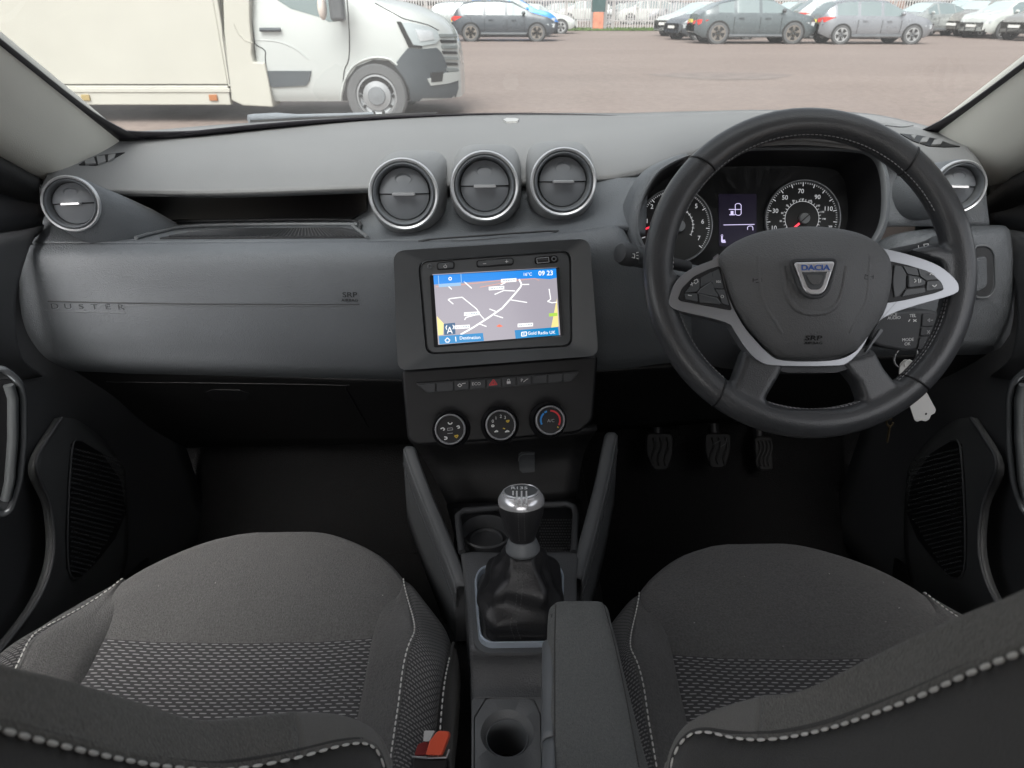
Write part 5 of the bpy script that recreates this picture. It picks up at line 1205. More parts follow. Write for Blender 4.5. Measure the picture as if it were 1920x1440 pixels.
A, B = PY(1160, 474, .875), PY(1290, 500, .93)
st = stalk('light_stalk', 'black lighting stalk sticking out left of the steering wheel', A, B, .011, .014, None)
P = Plane(PY(1191, 475, .868), (0, -1, .3)); strokes('print', [[(1184, 476), (1190, 476), (1190, 484), (1184, 482), (1184, 476)], [(1193, 474), (1197, 473)], [(1193, 479), (1197, 479)], [(1193, 484), (1197, 485)]], 1.3, P, WHITE, st, z=0)
A, B = PY(1800, 452, .86), PY(1665, 476, .93)
st = stalk('wiper_stalk', 'grey wiper stalk reaching right behind the steering wheel', A, B, .009, .0125, None)
P = Plane(PY(1737, 462, .857), (0, -1, .3)); strokes('print', [[(1732, 458), (1741, 457), (1739, 464), (1734, 465), (1732, 458)], [(1737, 467), (1737, 471)], [(1722, 460), (1723, 468)]], 1.2, P, WHITE, st, z=0)
PA = Plane(PY(1700, 620, .86), (.12, -1, .35))
pod = thing('audio_remote', 'black audio remote pod with white lettering behind the wheel', 'remote pod', PA.O)
plate('pod_body', plpx(PA, [(1640, 590), (1700, 582), (1745, 580), (1762, 586), (1757, 625), (1744, 652), (1700, 660), (1648, 650), (1632, 640)], .006, 5), .04, PL_DARK, pod, PA, 0, .004)
for c in ([(1728, 588), (1752, 587), (1751, 611), (1726, 612)], [(1725, 614), (1750, 613), (1748, 629), (1723, 630)], [(1723, 632), (1747, 631), (1740, 652), (1718, 655)]):
    plate('pod_button', plpx(PA, c, .002, 3), .004, PL_DARK, pod, PA, .003, .001)
for s_, x, y in (('SOURCE', 1667, 590), ('AUDIO', 1676, 596), ('TEL', 1711, 592), ('MODE', 1702, 637), ('OK', 1701, 645)): textpx('print', s_, 6, PA, x, y, WHITE, pod, z=.0005)
strokes('print', [[(1703, 603), (1706, 599)], [(1712, 599), (1718, 603)], [(1712, 603), (1718, 599)]], 1.8, PA, WHITE, pod, z=.0005)
strokes('print', [[(1736, 600), (1740, 597), (1740, 603), (1736, 600)], [(1742, 600), (1746, 600)], [(1735, 619), (1740, 625)], [(1740, 619), (1735, 625)], [(1731, 642), (1735, 639), (1735, 645), (1731, 642)], [(1737, 642), (1741, 642)]], 1.4, PA, PGREY, pod, z=.0035)
key = thing('key_ring', 'split key ring with pale plastic tags hanging from the ignition', 'key ring', PY(1697, 680, .86))
PK = Plane(PY(1697, 678, .855), (.1, -1, .2))
c = PK.uv(1697, 668); r_ = (PK.uv(1718, 668) - c).length
tube('ring', [PK.w(c.x + r_ * math.cos(a), c.y + r_ * math.sin(a), .002 * math.sin(a)) for a in [2 * math.pi * k / 40 for k in range(40)]], .0009, BRIGHT, key, True)
tube('ring', [PK.w(c.x + r_ * math.cos(a), c.y + r_ * math.sin(a), .0022 + .002 * math.sin(a)) for a in [2 * math.pi * k / 40 for k in range(40)]], .0009, BRIGHT, key, True)
TAGM = mat('pale_tag_plastic', (.66, .66, .63), .5, bump=.1, bs=200, var=.05)
for k, pts in enumerate(([(1688, 683), (1697, 674), (1709, 676), (1711, 687), (1702, 692), (1700, 712), (1689, 715), (1686, 700)], [(1676, 712), (1690, 705), (1704, 708), (1712, 716), (1698, 722), (1680, 720)])):
    PK2 = PK.off(.004 + .005 * k); plate('tag', plpx(PK2, pts, .002, 4), .0018, TAGM, key, PK2, 0, .0005)
tube('tag_loop', [PK.w(*PK.uv(x, y), .008) for x, y in ((1690, 684), (1688, 678), (1698, 672), (1706, 676), (1703, 684), (1694, 690))], .001, TAGM, key)
PT2 = Plane(PY(1728, 760, .83), (.1, -1, .3))
lb = plate('label_tag', plpx(PT2, [(1700, 742), (1708, 736), (1738, 736), (1755, 768), (1753, 775), (1746, 778), (1743, 786), (1736, 790), (1727, 788), (1720, 791), (1715, 788)], .0015, 3), .0015, mat('white_tag', (.62, .62, .61), .5, var=.03), None, PT2, 0, .0003)
tag(lb, 'white key fob tag with a punched hole dangling below the wheel rim', 'key tag')
q = PT2.uv(1736, 776); lathe('punched_hole', [(.0016, .0003), (.0001, .0004)], PT2, PL_BLACK, lb, 16, u0=q.x, v0=q.y)
dk = thing('hanging_key', 'old brass key dangling in the dark below the steering wheel', 'key', PY(1665, 800, .9))
tube('blade', [PY(1668, 800, .88), PY(1663, 828, .88)], .0028, mat('old_brass', (.12, .09, .05), .5, .6), dk, seg=6, sx=.4)
tube('bow', [PY(1668 + 6 * math.cos(a), 792 + 7 * math.sin(a), .88) for a in [k * .6 for k in range(10)]], .0015, mat('old_brass_b', (.12, .09, .05), .5, .6), dk, seg=6)

# ------------------------------------------------------------------ pedals
def pedal(pts, Y, lab, nrib, grp='foot pedals'):
    c = (sum(p[0] for p in pts) / len(pts), sum(p[1] for p in pts) / len(pts)); pl = Plane(PY(c[0], c[1], Y), (0, -1, .7))
    t = thing('pedal', lab, 'pedal', pl.O, grp)
    plate('pad', plpx(pl, pts, .01, 5), .014, RUBBER, t, pl, 0, .003)
    x0, x1 = min(p[0] for p in pts), max(p[0] for p in pts); y0, y1 = min(p[1] for p in pts), max(p[1] for p in pts)
    for i in range(nrib):
        x = x0 + (x1 - x0) * (i + 1) / (nrib + 1)
        tube('rib', [pl.w(*pl.uv(x + 4 * math.sin(k * 1.2), y0 + (y1 - y0) * (.12 + .76 * k / 5)), .002) for k in range(6)], .0022, RUBBER, t, seg=6)
    tube('arm', [pl.O + Vector((0, .03, 0)), pl.O + Vector((0, .12, .12)), pl.O + Vector((0, .16, .3))], .011, PL_BLACK, t)
    return t
pedal([(1212, 812), (1262, 812), (1262, 855), (1252, 882), (1225, 882), (1212, 850)], 1.2, 'leftmost of the three black rubber foot pedals', 3)
p2 = pedal([(1322, 812), (1372, 812), (1370, 850), (1360, 878), (1332, 878), (1322, 846)], 1.2, 'middle rubber foot pedal with a worn shiny patch', 3)
P = Plane(PY(1345, 832, 1.185), (0, -1, .7)); strokes('worn_patch', [[(1336, 834), (1350, 826)], [(1350, 838), (1360, 832), (1362, 822)]], 1.4, P, PL_DARK, p2, z=.002)
pedal([(1414, 818), (1448, 818), (1450, 880), (1442, 882), (1424, 882), (1416, 850)], 1.22, 'rightmost narrow black accelerator pedal', 4)

# ------------------------------------------------------------------ centre console
con = thing('centre_console', 'dark plastic centre console between the front seats with cup holders', 'centre console', (.0, .6, -.75))
wall = patch('front_wall', [[PY(770, 828, .97), PY(930, 826, .97), PY(1120, 805, .97)], [PY(800, 870, 1.0), PY(935, 865, 1.0), PY(1095, 850, 1.0)], [PY(842, 950, .96), PY(950, 945, .97), PY(1080, 935, .96)]], mat('console_wall', (.022, .022, .023), .5, bump=.3, bs=600, kind='v', dist=.0005), con, 5, 5, .01)
BW = bvh([wall])
drape('socket_cover', BW, [(972, 850), (978, 846), (1002, 846), (1003, 884), (980, 886), (974, 880)], PL_SMOOTH, con, .004, .006, 5)
tube('socket_cover_edge', onsurf(BW, [(972, 860), (974, 850), (984, 846), (1001, 846)], 4, .006), .0008, PL_SATIN, con)
tz = -.70
tray = patch('tray_floor', [[PZ(838, 945, tz), PZ(960, 940, tz), PZ(1088, 935, tz)], [PZ(850, 990, tz), PZ(965, 988, tz), PZ(1086, 985, tz)], [PZ(866, 1036, tz), PZ(965, 1036, tz), PZ(1080, 1036, tz)]], PL_BLACK, con, 4, 4, .006)
tube('tray_rim', [PZ(x, y, -.668) for x, y in ((866, 1036), (860, 985), (858, 968), (870, 958), (960, 950), (1062, 945), (1076, 950), (1080, 965), (1076, 1036))], .005, PL_DARK, con, seg=8)
CW = [PZ(x, y, -.690) for x, y in ((0, 0),)]
Pc = Plane(PZ(912, 1018, -.698), (0, 0, 1), up=Vector((0, 1, 0))); rr = (Pc.uv(958, 1018) - Pc.uv(912, 1018)).length
lathe('cup_holder', [(rr * 1.05, 0), (rr * 1.04, .022), (rr * .98, .024), (rr * .94, .02), (rr * .90, .002), (.0001, .002)], Pc, PL_DARK, con, 40)
lathe('cup_holder_ridge', [(rr * .7, .003), (rr * .67, .007), (rr * .62, .003)], Pc, PL_DARK, con, 40)
# textured mat with hexagonal bumps
bmh = bmesh.new()
for i in range(12):
    for j in range(14):
        x = 1013 + j * 4.9 + (2.4 if i % 2 else 0); y = 975 + i * 5.3
        c = PZ(x, y, tz + .0005); a_ = .0016
        ring_ = [bmh.verts.new(c + Vector((a_ * math.cos(k * math.pi / 3), a_ * math.sin(k * math.pi / 3), 0))) for k in range(6)]
        r2 = [bmh.verts.new(c + Vector((a_ * .6 * math.cos(k * math.pi / 3), a_ * .6 * math.sin(k * math.pi / 3), .0014))) for k in range(6)]
        for k in range(6): bmh.faces.new((ring_[k], ring_[(k + 1) % 6], r2[(k + 1) % 6], r2[k]))
        bmh.faces.new(r2)
stuff(frombm('textured_mat', bmh, PL_DARK, con))
zc = -.668
def zrow(y, xs, z, dz=(0, 0, 0, 0)): return [PZ(x, y, z) for x in xs]
deck_rows = []
for y, xl, xr_, z in ((1036, 866, 1084, zc), (1046, 867, 1083, zc + .002), (1080, 872, 1080, zc + .002), (1140, 878, 1080, zc + .002), (1205, 882, 1085, zc + .001), (1225, 884, 1090, zc - .006), (1250, 884, 1092, zc - .024), (1285, 884, 1098, zc - .040), (1300, 884, 1100, zc - .043), (1309, 884, 1102, zc - .0435)):
    a, b = PZ(xl, y, z), PZ(xr_, y, z)
    deck_rows.append([a + Vector((-.004, 0, -.22)), a + Vector((-.001, 0, -.03)), a + Vector((.003, 0, -.001)), a * .7 + b * .3, a * .5 + b * .5, a * .3 + b * .7, b + Vector((-.003, 0, -.001)), b + Vector((.001, 0, -.03)), b + Vector((.004, 0, -.22))])
deck = patch('console_deck', deck_rows, mat('console_plastic', (.10, .103, .108), .5, bump=.6, bs=500, kind='v', var=.08, dist=.0008), con, 3, 4, .004)
# rear cup holder plate
zr_ = zc - .044
Pd = Plane((PZ(952, 1372, zr_)), (0, 0, 1), up=Vector((0, 1, 0)))
def lp(pts, w_, n): 
    uv = [Vector((p.x, p.y)) for p in rpoly([Pd.uv(*p) for p in pts], .012, 6)]
    return uv
HP = PL_SATIN
cuv = Pd.uv(951, 1374); rd = (Pd.uv(1001, 1374) - cuv).length; rh = (Pd.uv(990, 1376) - cuv).length
outer = []; dish = []; N_ = 64
pan = [Pd.uv(*p) for p in [(884, 1309), (1108, 1309), (1130, 1640), (884, 1640)]]
inn = [Pd.uv(*p) for p in [(911, 1309), (926, 1307), (985, 1306), (1002, 1312), (1014, 1340), (1020, 1640), (888, 1640), (889, 1345)]]
def rayhit(poly, a):
    d = Vector((math.cos(a), math.sin(a))); best = None
    for i in range(len(poly)):
        p, q = poly[i - 1] - cuv, poly[i] - cuv; e = q - p; den = d.x * e.y - d.y * e.x
        if abs(den) < 1e-9: continue
        t = (p.x * e.y - p.y * e.x) / den; s = (p.x * d.y - p.y * d.x) / den
        if t > 0 and -1e-6 <= s <= 1 + 1e-6 and (best is None or t < best): best = t
    return cuv + d * (best or .1)
ang = [2 * math.pi * k / 96 for k in range(96)]
L0 = [rayhit(pan, a) for a in ang]; L1 = [rayhit(inn, a) for a in ang]
ci = lambda r_, w_: [Pd.w(cuv.x + r_ * math.cos(a), cuv.y + r_ * math.sin(a), w_) for a in ang]
f = lambda L, w_, k=1: [Pd.w(cuv.x + (p.x - cuv.x) * k, cuv.y + (p.y - cuv.y) * k, w_) for p in L]
PLATEM = mat('cup_plate_plastic', (.15, .155, .16), .5, bump=.4, bs=500, kind='v', var=.06, dist=.0005)
loops('rear_cup_holder', [f(L0, -.20), f(L0, -.003), f(L0, 0, .995), f(L1, 0, 1.012), f(L1, -.005, 1.0), f(L1, -.004, .985), f(L1, -.0005, .975), ci(rd, 0), ci(rd * .97, -.001), ci(rh * 1.12, -.009), ci(rh * 1.03, -.010)], PLATEM, con, angle=50)
loops('cup_lip', [ci(rh * 1.03, -.0105), ci(rh * 1.02, -.0085), ci(rh * .985, -.0085), ci(rh * .97, -.012)], PL_SATIN, con, angle=60)
loops('cup_well', [ci(rh * .97, -.011), ci(rh * .94, -.045), ci(rh * .9, -.07), ci(rh * .86, -.074), ci(.0002, -.074)], PL_SATIN, con, angle=50)
# side rails
RAILM = mat('rail_plastic', (.11, .115, .12), .5, bump=.3, bs=600, kind='v', dist=.0005, var=.06)
for s, P_ in ((-1, [(768, 838, .93), (775, 862, .91), (796, 918, .865), (826, 990, .80), (846, 1040, .755), (868, 1100, .71)]), (1, [(1146, 812, .94), (1140, 840, .92), (1128, 900, .87), (1110, 970, .81), (1094, 1030, .76), (1078, 1085, .715)])):
    top_ = [PY(*p) for p in P_]
    rows = []
    for k, (dx, dz) in enumerate(((0.013, -.13), (.011, -.02), (.009, -.003), (.004, .001), (-.005, .001), (-.009, -.004), (-.011, -.016), (-.014, -.14))):
        rows.append([p + Vector((-s * dx + s * .0, 0, dz)) for p in top_])
    patch('side_rail', rows, RAILM, con, 4, 3, .003)
    tube('rail_crease', [p + Vector((s * .0095, 0, -.012)) for p in curve(top_, 4)], .0010, RAILM, con)
    tube('rail_crease', [p + Vector((s * .012, 0, -.030)) for p in curve(top_, 4)], .0012, PL_DARK, con)
    e = top_[-1]; plate('rail_foot', [(-.014, -.09), (.014, -.09), (.013, .0), (-.013, .0)], .03, PL_DARK, con, Plane(e + Vector((-s*.001, .012, -.002)), (0, -1, .3)), 0, .002)
# gear surround
fr = [(903, 1065), (1046, 1062), (1058, 1078), (1056, 1150), (1052, 1200), (1040, 1212), (915, 1214), (898, 1202), (893, 1150), (889, 1085)]
zf = zc + .004
fr3 = [PZ(*p, zf) for p in fr]
PFz = Plane(sum(fr3, Vector()) / len(fr3), (0, 0, 1), up=Vector((0, 1, 0)))
fo = rpoly([PFz.uv(*p) for p in fr], .012, 5); fi = [p * .925 for p in fo]
ringM = lambda L, w_: [PFz.w(p[0], p[1], w_) for p in L]
loops('gear_surround', [ringM(fo, -.006), ringM([p * 1.0 for p in fo], .002), ringM([p * .985 for p in fo], .006), ringM([p * .95 for p in fo], .006), ringM(fi, .001), ringM(fi, -.006)], mat('ice_chrome', (.62, .70, .80), .3, .45, bump=.02, bs=200), con, angle=50)
loops('surround_step', [ringM([p * 1.12 for p in fo], -.005), ringM([p * 1.1 for p in fo], -.002), ringM([p * .99 for p in fo], -.0015)], mat('console_step', (.09, .093, .097), .5, bump=.3, bs=600), con, angle=50)

# ------------------------------------------------------------------ gear lever
kb, kt = Vector((.0128, .655, -.574)), Vector((.0105, .671, -.505)); ax = (kt - kb).normalized(); PKn = Plane(kb, ax, up=Vector((0, 1, .3)))
gear = thing('gear_lever', 'gear lever with chrome capped leather knob and black leather gaiter', 'gear lever', PFz.O)
n = len(fi); LL = []; nl = 22
for i in range(nl + 1):
    s = i / nl; c = PFz.O.lerp(kb, s) + Vector((0, .0, .0)); L = []
    bulge = 1 - s ** 1.15; 
    for j in range(n):
        p = fi[j]; a = math.atan2(p.y, p.x); rr_ = p.length
        base = PFz.w(p.x * .985, p.y * .985, -.004); tp = kb + (Vector((math.cos(a), math.sin(a), 0)) * .0185)
        q = base.lerp(tp, s ** .85)
        out_ = Vector((math.cos(a), math.sin(a), 0)); 
        fold = .0045 * math.sin(3 * a + 7 * s + 1) * math.sin(math.pi * s) + .004 * math.sin(5 * a - 11 * s) * math.sin(math.pi * min(1, s * 1.3)) + .006 * math.exp(-((s - .22) / .08) ** 2) * (1 + math.sin(2 * a + 1)) - .005 * math.exp(-((s - .1) / .06) ** 2)
        fold += .0035 * noise.noise(Vector((math.cos(a) * 2, math.sin(a) * 2, s * 5)))
        q += out_ * (fold * min(1, s * 5) + .004 * math.sin(math.pi * s) * (1 - s) - .006 * math.exp(-((s - .04) / .05) ** 2)) + Vector((0, 0, .006 * math.sin(math.pi * s)))
        L.append(q)
    LL.append(L)
gt_ = loops('gaiter', LL, GAITER, gear, False, True, 180); m_ = gt_.modifiers.new('s', 'SUBSURF'); m_.levels = m_.render_levels = 1
BG = bvh([gt_])
for dx in (-4, 5):
    P_ = onsurf(BG, [(973 + dx * .6, 1042), (975 + dx, 1090), (970 + dx, 1140), (962 + dx * 1.2, 1170), (972 + dx * 1.3, 1205)], 6, .0003)
    if len(P_) > 3: stitching('stitching', P_, .0042, .65, .00045, mat('gaiter_thread', (.10, .10, .10), .8), gear)
lathe('collar', [(.0175, -.004), (.0205, .0), (.0205, .004), (.0165, .014), (.0145, .015)], PKn, PL_SATIN, gear, 40)
lathe('knob_body', [(.0145, .012), (.0165, .020), (.0215, .034), (.0255, .048), (.0265, .056), (.0262, .062), (.025, .0655)], PKn, GAITER, gear, 48)
lathe('knob_ring', [(.0258, .0600), (.0274, .0612), (.0272, .0660), (.0255, .070), (.0225, .0735), (.0215, .0735)], PKn, BRIGHT, gear, 64)
for k in range(5): lathe('knurl', [(.0262 - k * .0008, .0682 + k * .0011), (.0260 - k * .0008, .0688 + k * .0011), (.0256 - k * .0008, .0688 + k * .0011)], PKn, BRIGHT, gear, 48)
lathe('knob_cap_ring', [(.0215, .0735), (.0213, .0755), (.0195, .0765), (.0188, .0755)], PKn, BRIGHT, gear, 64)
cap = lathe('knob_cap', [(.0188, .0758), (.015, .0768), (.008, .0775), (.0001, .0778)], PKn, mat('cap_gloss', (.16, .165, .17), .15, .2), gear, 48)
PCp = PKn.off(.0782)
strokes('shift_pattern', [[(969, 921), (969, 944)], [(978, 921), (978, 944)], [(987, 921), (987, 944)], [(962, 921), (962, 929)], [(962, 933), (987, 933)]], .7, PCp, WHITE, gear)
for s_, x, y in (('R', 962, 916), ('1', 970, 916), ('3', 978, 916), ('5', 986, 916), ('2', 967, 948), ('4', 976, 948), ('6', 985, 948)): textpx('shift_number', s_, 4.6, PCp, x, y, WHITE, gear, z=.0006)
for dx in (-.0035, .0035): stitching('knob_stitching', [PKn.w(dx, -r_ - .0002, z_) for r_, z_ in ((.0165, .020), (.0215, .034), (.0255, .048), (.0265, .056), (.0262, .062))], .0035, .6, .0004, mat('knob_thread', (.12, .12, .12), .8), gear)

# ------------------------------------------------------------------ armrest
arm = thing('armrest', 'grey fabric armrest beside the driver seat above the console', 'armrest', (.07, .5, -.6))
a_rows = []
for py, xl, xr_, t in ((1129, 1038, 1134, .815), (1136, 1030, 1141, .808), (1160, 1027, 1147, .79), (1200, 1026, 1158, .765), (1260, 1026, 1172, .725), (1330, 1026, 1190, .68), (1400, 1026, 1208, .64), (1480, 1026, 1232, .595), (1600, 1024, 1270, .53)):
    a, b = PT(xl, py, t), PT(xr_, py, t); e = Vector((0, 0, -.004))
    c_ = .006 if py > 1132 else .0
    a_rows.append([a + Vector((.006, 0, -.06)), a + Vector((0, 0, -.012)), a + Vector((.003, 0, -.003)), a * .85 + b * .15 + Vector((0, 0, c_ * .4)), (a + b) / 2 + Vector((0, 0, c_ * .7)), a * .15 + b * .85 + Vector((0, 0, c_ * .4)), b + Vector((-.003, 0, -.003)), b + Vector((0, 0, -.012)), b + Vector((-.004, 0, -.06))])
first = [p + Vector((0, .003, -.02)) for p in a_rows[0]]; f2 = [p + Vector((0, .002, -.07)) for p in a_rows[0]]
apad = patch('armrest_pad', [f2, first] + a_rows, ARMF, arm, 3, 3, .004)
BA = bvh([apad])
tube('seam', onsurf(BA, [(1042, 1134), (1040, 1200), (1040, 1300), (1040, 1438)], 4, .0), .0008, FABRIC2, arm); tube('seam', onsurf(BA, [(1132, 1134), (1150, 1200), (1170, 1290), (1198, 1438)], 4, .0), .0008, FABRIC2, arm)
shr = []
for py, t in ((1196, .775), (1205, .765), (1260, .725), (1330, .682), (1378, .652)):
    a = PT(1029, py, t); shr.append([a + Vector((.004, 0, .0)), a + Vector((-.004, 0, -.004)), a + Vector((-.007, 0, -.014)), a + Vector((-.005, 0, -.05))])
patch('hinge_cover', shr, PL_SATIN, arm, 3, 4, .003)
shr = []
for py, t in ((1382, .650), (1420, .625), (1480, .59), (1560, .545)):
    a = PT(1031, py, t); shr.append([a + Vector((.004, 0, .0)), a + Vector((-.004, 0, -.004)), a + Vector((-.007, 0, -.014)), a + Vector((-.005, 0, -.05))])
patch('hinge_cover', shr, PL_SATIN, arm, 3, 4, .003)
drape('fabric_mark', BA, [(1033, 1152), (1036, 1151), (1036, 1156), (1034, 1158)], PL_DARK, arm, .0004, .0003, 2)

# ------------------------------------------------------------------ seats
def sstep(a, b, x): t = max(0, min(1, (x - a) / (b - a))); return t * t * (3 - 2 * t)
US = [(0, 0, -.004), (.3, .10, -.002), (.5, .168, .004), (.56, .182, .014), (.62, .198, .026), (.70, .22, .038), (.76, .238, .040), (.84, .258, .032), (.88, .270, .014), (.92, .278, -.02), (1, .280, -.17)]
def lin(T, u, k):
    for a, b in zip(T, T[1:]):
        if u <= b[0] + 1e-9:
            t = (u - a[0]) / (b[0] - a[0]); return a[k] + (b[k] - a[k]) * t
    return T[-1][k]
def smoothlin(T, u, k): return (lin(T, max(0, u - .02), k) + lin(T, u, k) * 2 + lin(T, min(1, u + .02), k)) / 4
def cush(u, v, FX):
    """seat cushion surface; u -1..1 across, v 0 front underside .. 1 rear; local x,y(front=0, back negative),z"""
    s = 1 if u >= 0 else -1; au = abs(u); x = smoothlin(US, au, 1); h = smoothlin(US, au, 2)
    fr_ = 1 - sstep(.1, .5, v)
    x += .028 * fr_ * math.sin(math.pi * min(1, au / .9)) if au < .9 else 0
    yf = -3.5 * max(0, x - .03) ** 1.95
    if v < .12: th = v / .12 * math.pi / 2; dy = -.055 * (1 - math.sin(th)) ; dz = -.055 * math.cos(th) * 1 - .10 * (1 - v / .12) ** 2; y = yf - .055 + .055 * math.cos(th) * 0 + .055 * math.sin(th) * 0; y = yf - .05 * (1 - math.cos(th)) ; z = -.06 * (1 - math.sin(th)) - .09 * (1 - v / .12) ** 2
    else:
        q = (v - .12) / .88; y = (yf * (1 - sstep(0, .41, q)) if au <= .505 else yf * (1 - q)) - .05 - q * .48; z = -.028 * q + .010 * math.sin(math.pi * min(1, q * 2))
    hh = h * (sstep(.06, .42, v)) if h > 0 else h
    if x > .262 and hh < 0: hh = hh
    return Vector((s * x, y, z + hh))
def seatpiece(name, u0, u1, v0, v1, M, m, parent, nu=16, nv=24, tuck=.0035, uvs=None, fn=cush, edges='lrtb'):
    vs = []; uvl = []
    for i in range(nv + 1):
        for j in range(nu + 1):
            v = v0 + (v1 - v0) * i / nv; a0 = u0(v) if callable(u0) else u0; a1 = u1(v) if callable(u1) else u1; u = a0 + (a1 - a0) * j / nu; p = fn(u, v, 0)
            e = min(j if 'l' in edges else 99, nu - j if 'r' in edges else 99, i * 1.0 if 'b' in edges else 99, nv - i if 't' in edges else 99)
            k = 1 if e <= 0 else (.35 if e <= 1 else 0)
            q0 = fn(u + .004, v, 0) - fn(u - .004, v, 0); q1 = fn(u, min(1, v + .004), 0) - fn(u, max(0, v - .004), 0)
            n_ = q0.cross(q1); n_ = n_.normalized() if n_.length > 0 else Vector((0, 0, 1))
            if fn is cush and n_.z < -.05: n_ = -n_
            if fn is not cush and n_.y < 0 and False: n_ = -n_
            p = p + n_ * (.0016 * noise.noise(p * 14) + .0006 * noise.noise(p * 45 + Vector((3, 1, 2))))
            vs.append(p - n_ * tuck * k * (1 if fn is cush else SGN[0])); uvl.append((p.x, p.y if fn is cush else p.z, ))
    fs = gridfaces(nv + 1, nu + 1)
    if fn is cush: fs = [tuple(reversed(f_)) for f_ in fs]
    # arc length UVs so the weave keeps its scale round bends
    W_ = nu + 1; UVv = [None] * len(vs)
    for i in range(nv + 1):
        acc = 0
        mid_ = nu // 2
        for j in range(nu + 1):
            if j: acc += (vs[i * W_ + j] - vs[i * W_ + j - 1]).length
            UVv[i * W_ + j] = [acc, 0]
        off_ = UVv[i * W_ + mid_][0]
        for j in range(nu + 1): UVv[i * W_ + j][0] -= off_
    for j in range(nu + 1):
        acc = 0
        for i in range(nv + 1):
            if i: acc += (vs[i * W_ + mid_] - vs[(i - 1) * W_ + mid_]).length
            UVv[i * W_ + j][1] = acc
    me = bpy.data.meshes.new(name); me.from_pydata([tuple(M @ v) for v in vs], [], fs)
    ul = me.uv_layers.new(name='UVMap')
    for lp_ in me.loops: ul.data[lp_.index].uv = UVv[lp_.vertex_index]
    o = link(name, me, m, parent, True, 180)
    return o
SGN = [1]
BUS = [(0, 0, 0), (.3, .10, .002), (.5, .165, .012), (.6, .192, .036), (.7, .212, .058), (.78, .228, .064), (.86, .244, .050), (.92, .252, .02), (1, .256, -.10)]
def back(u, v, FX):
    """backrest front surface; local x across, z up the back, y forward"""
    s = 1 if u >= 0 else -1; au = abs(u); x = smoothlin(BUS, au, 1); h = smoothlin(BUS, au, 2)
    k = sstep(1.0, .45, v) if False else (1 - sstep(.62, 1.0, v))
    x *= 1 - .16 * sstep(.55, 1.0, v); z = v * .64
    h = h * (k if h > 0 else 1); y = h + .02 * math.sin(math.pi * v) - .05 * sstep(.9, 1, v)
    h2 = -.0
    if v < .1: y -= .02 * (1 - v / .1)
    return Vector((s * x, y, z))
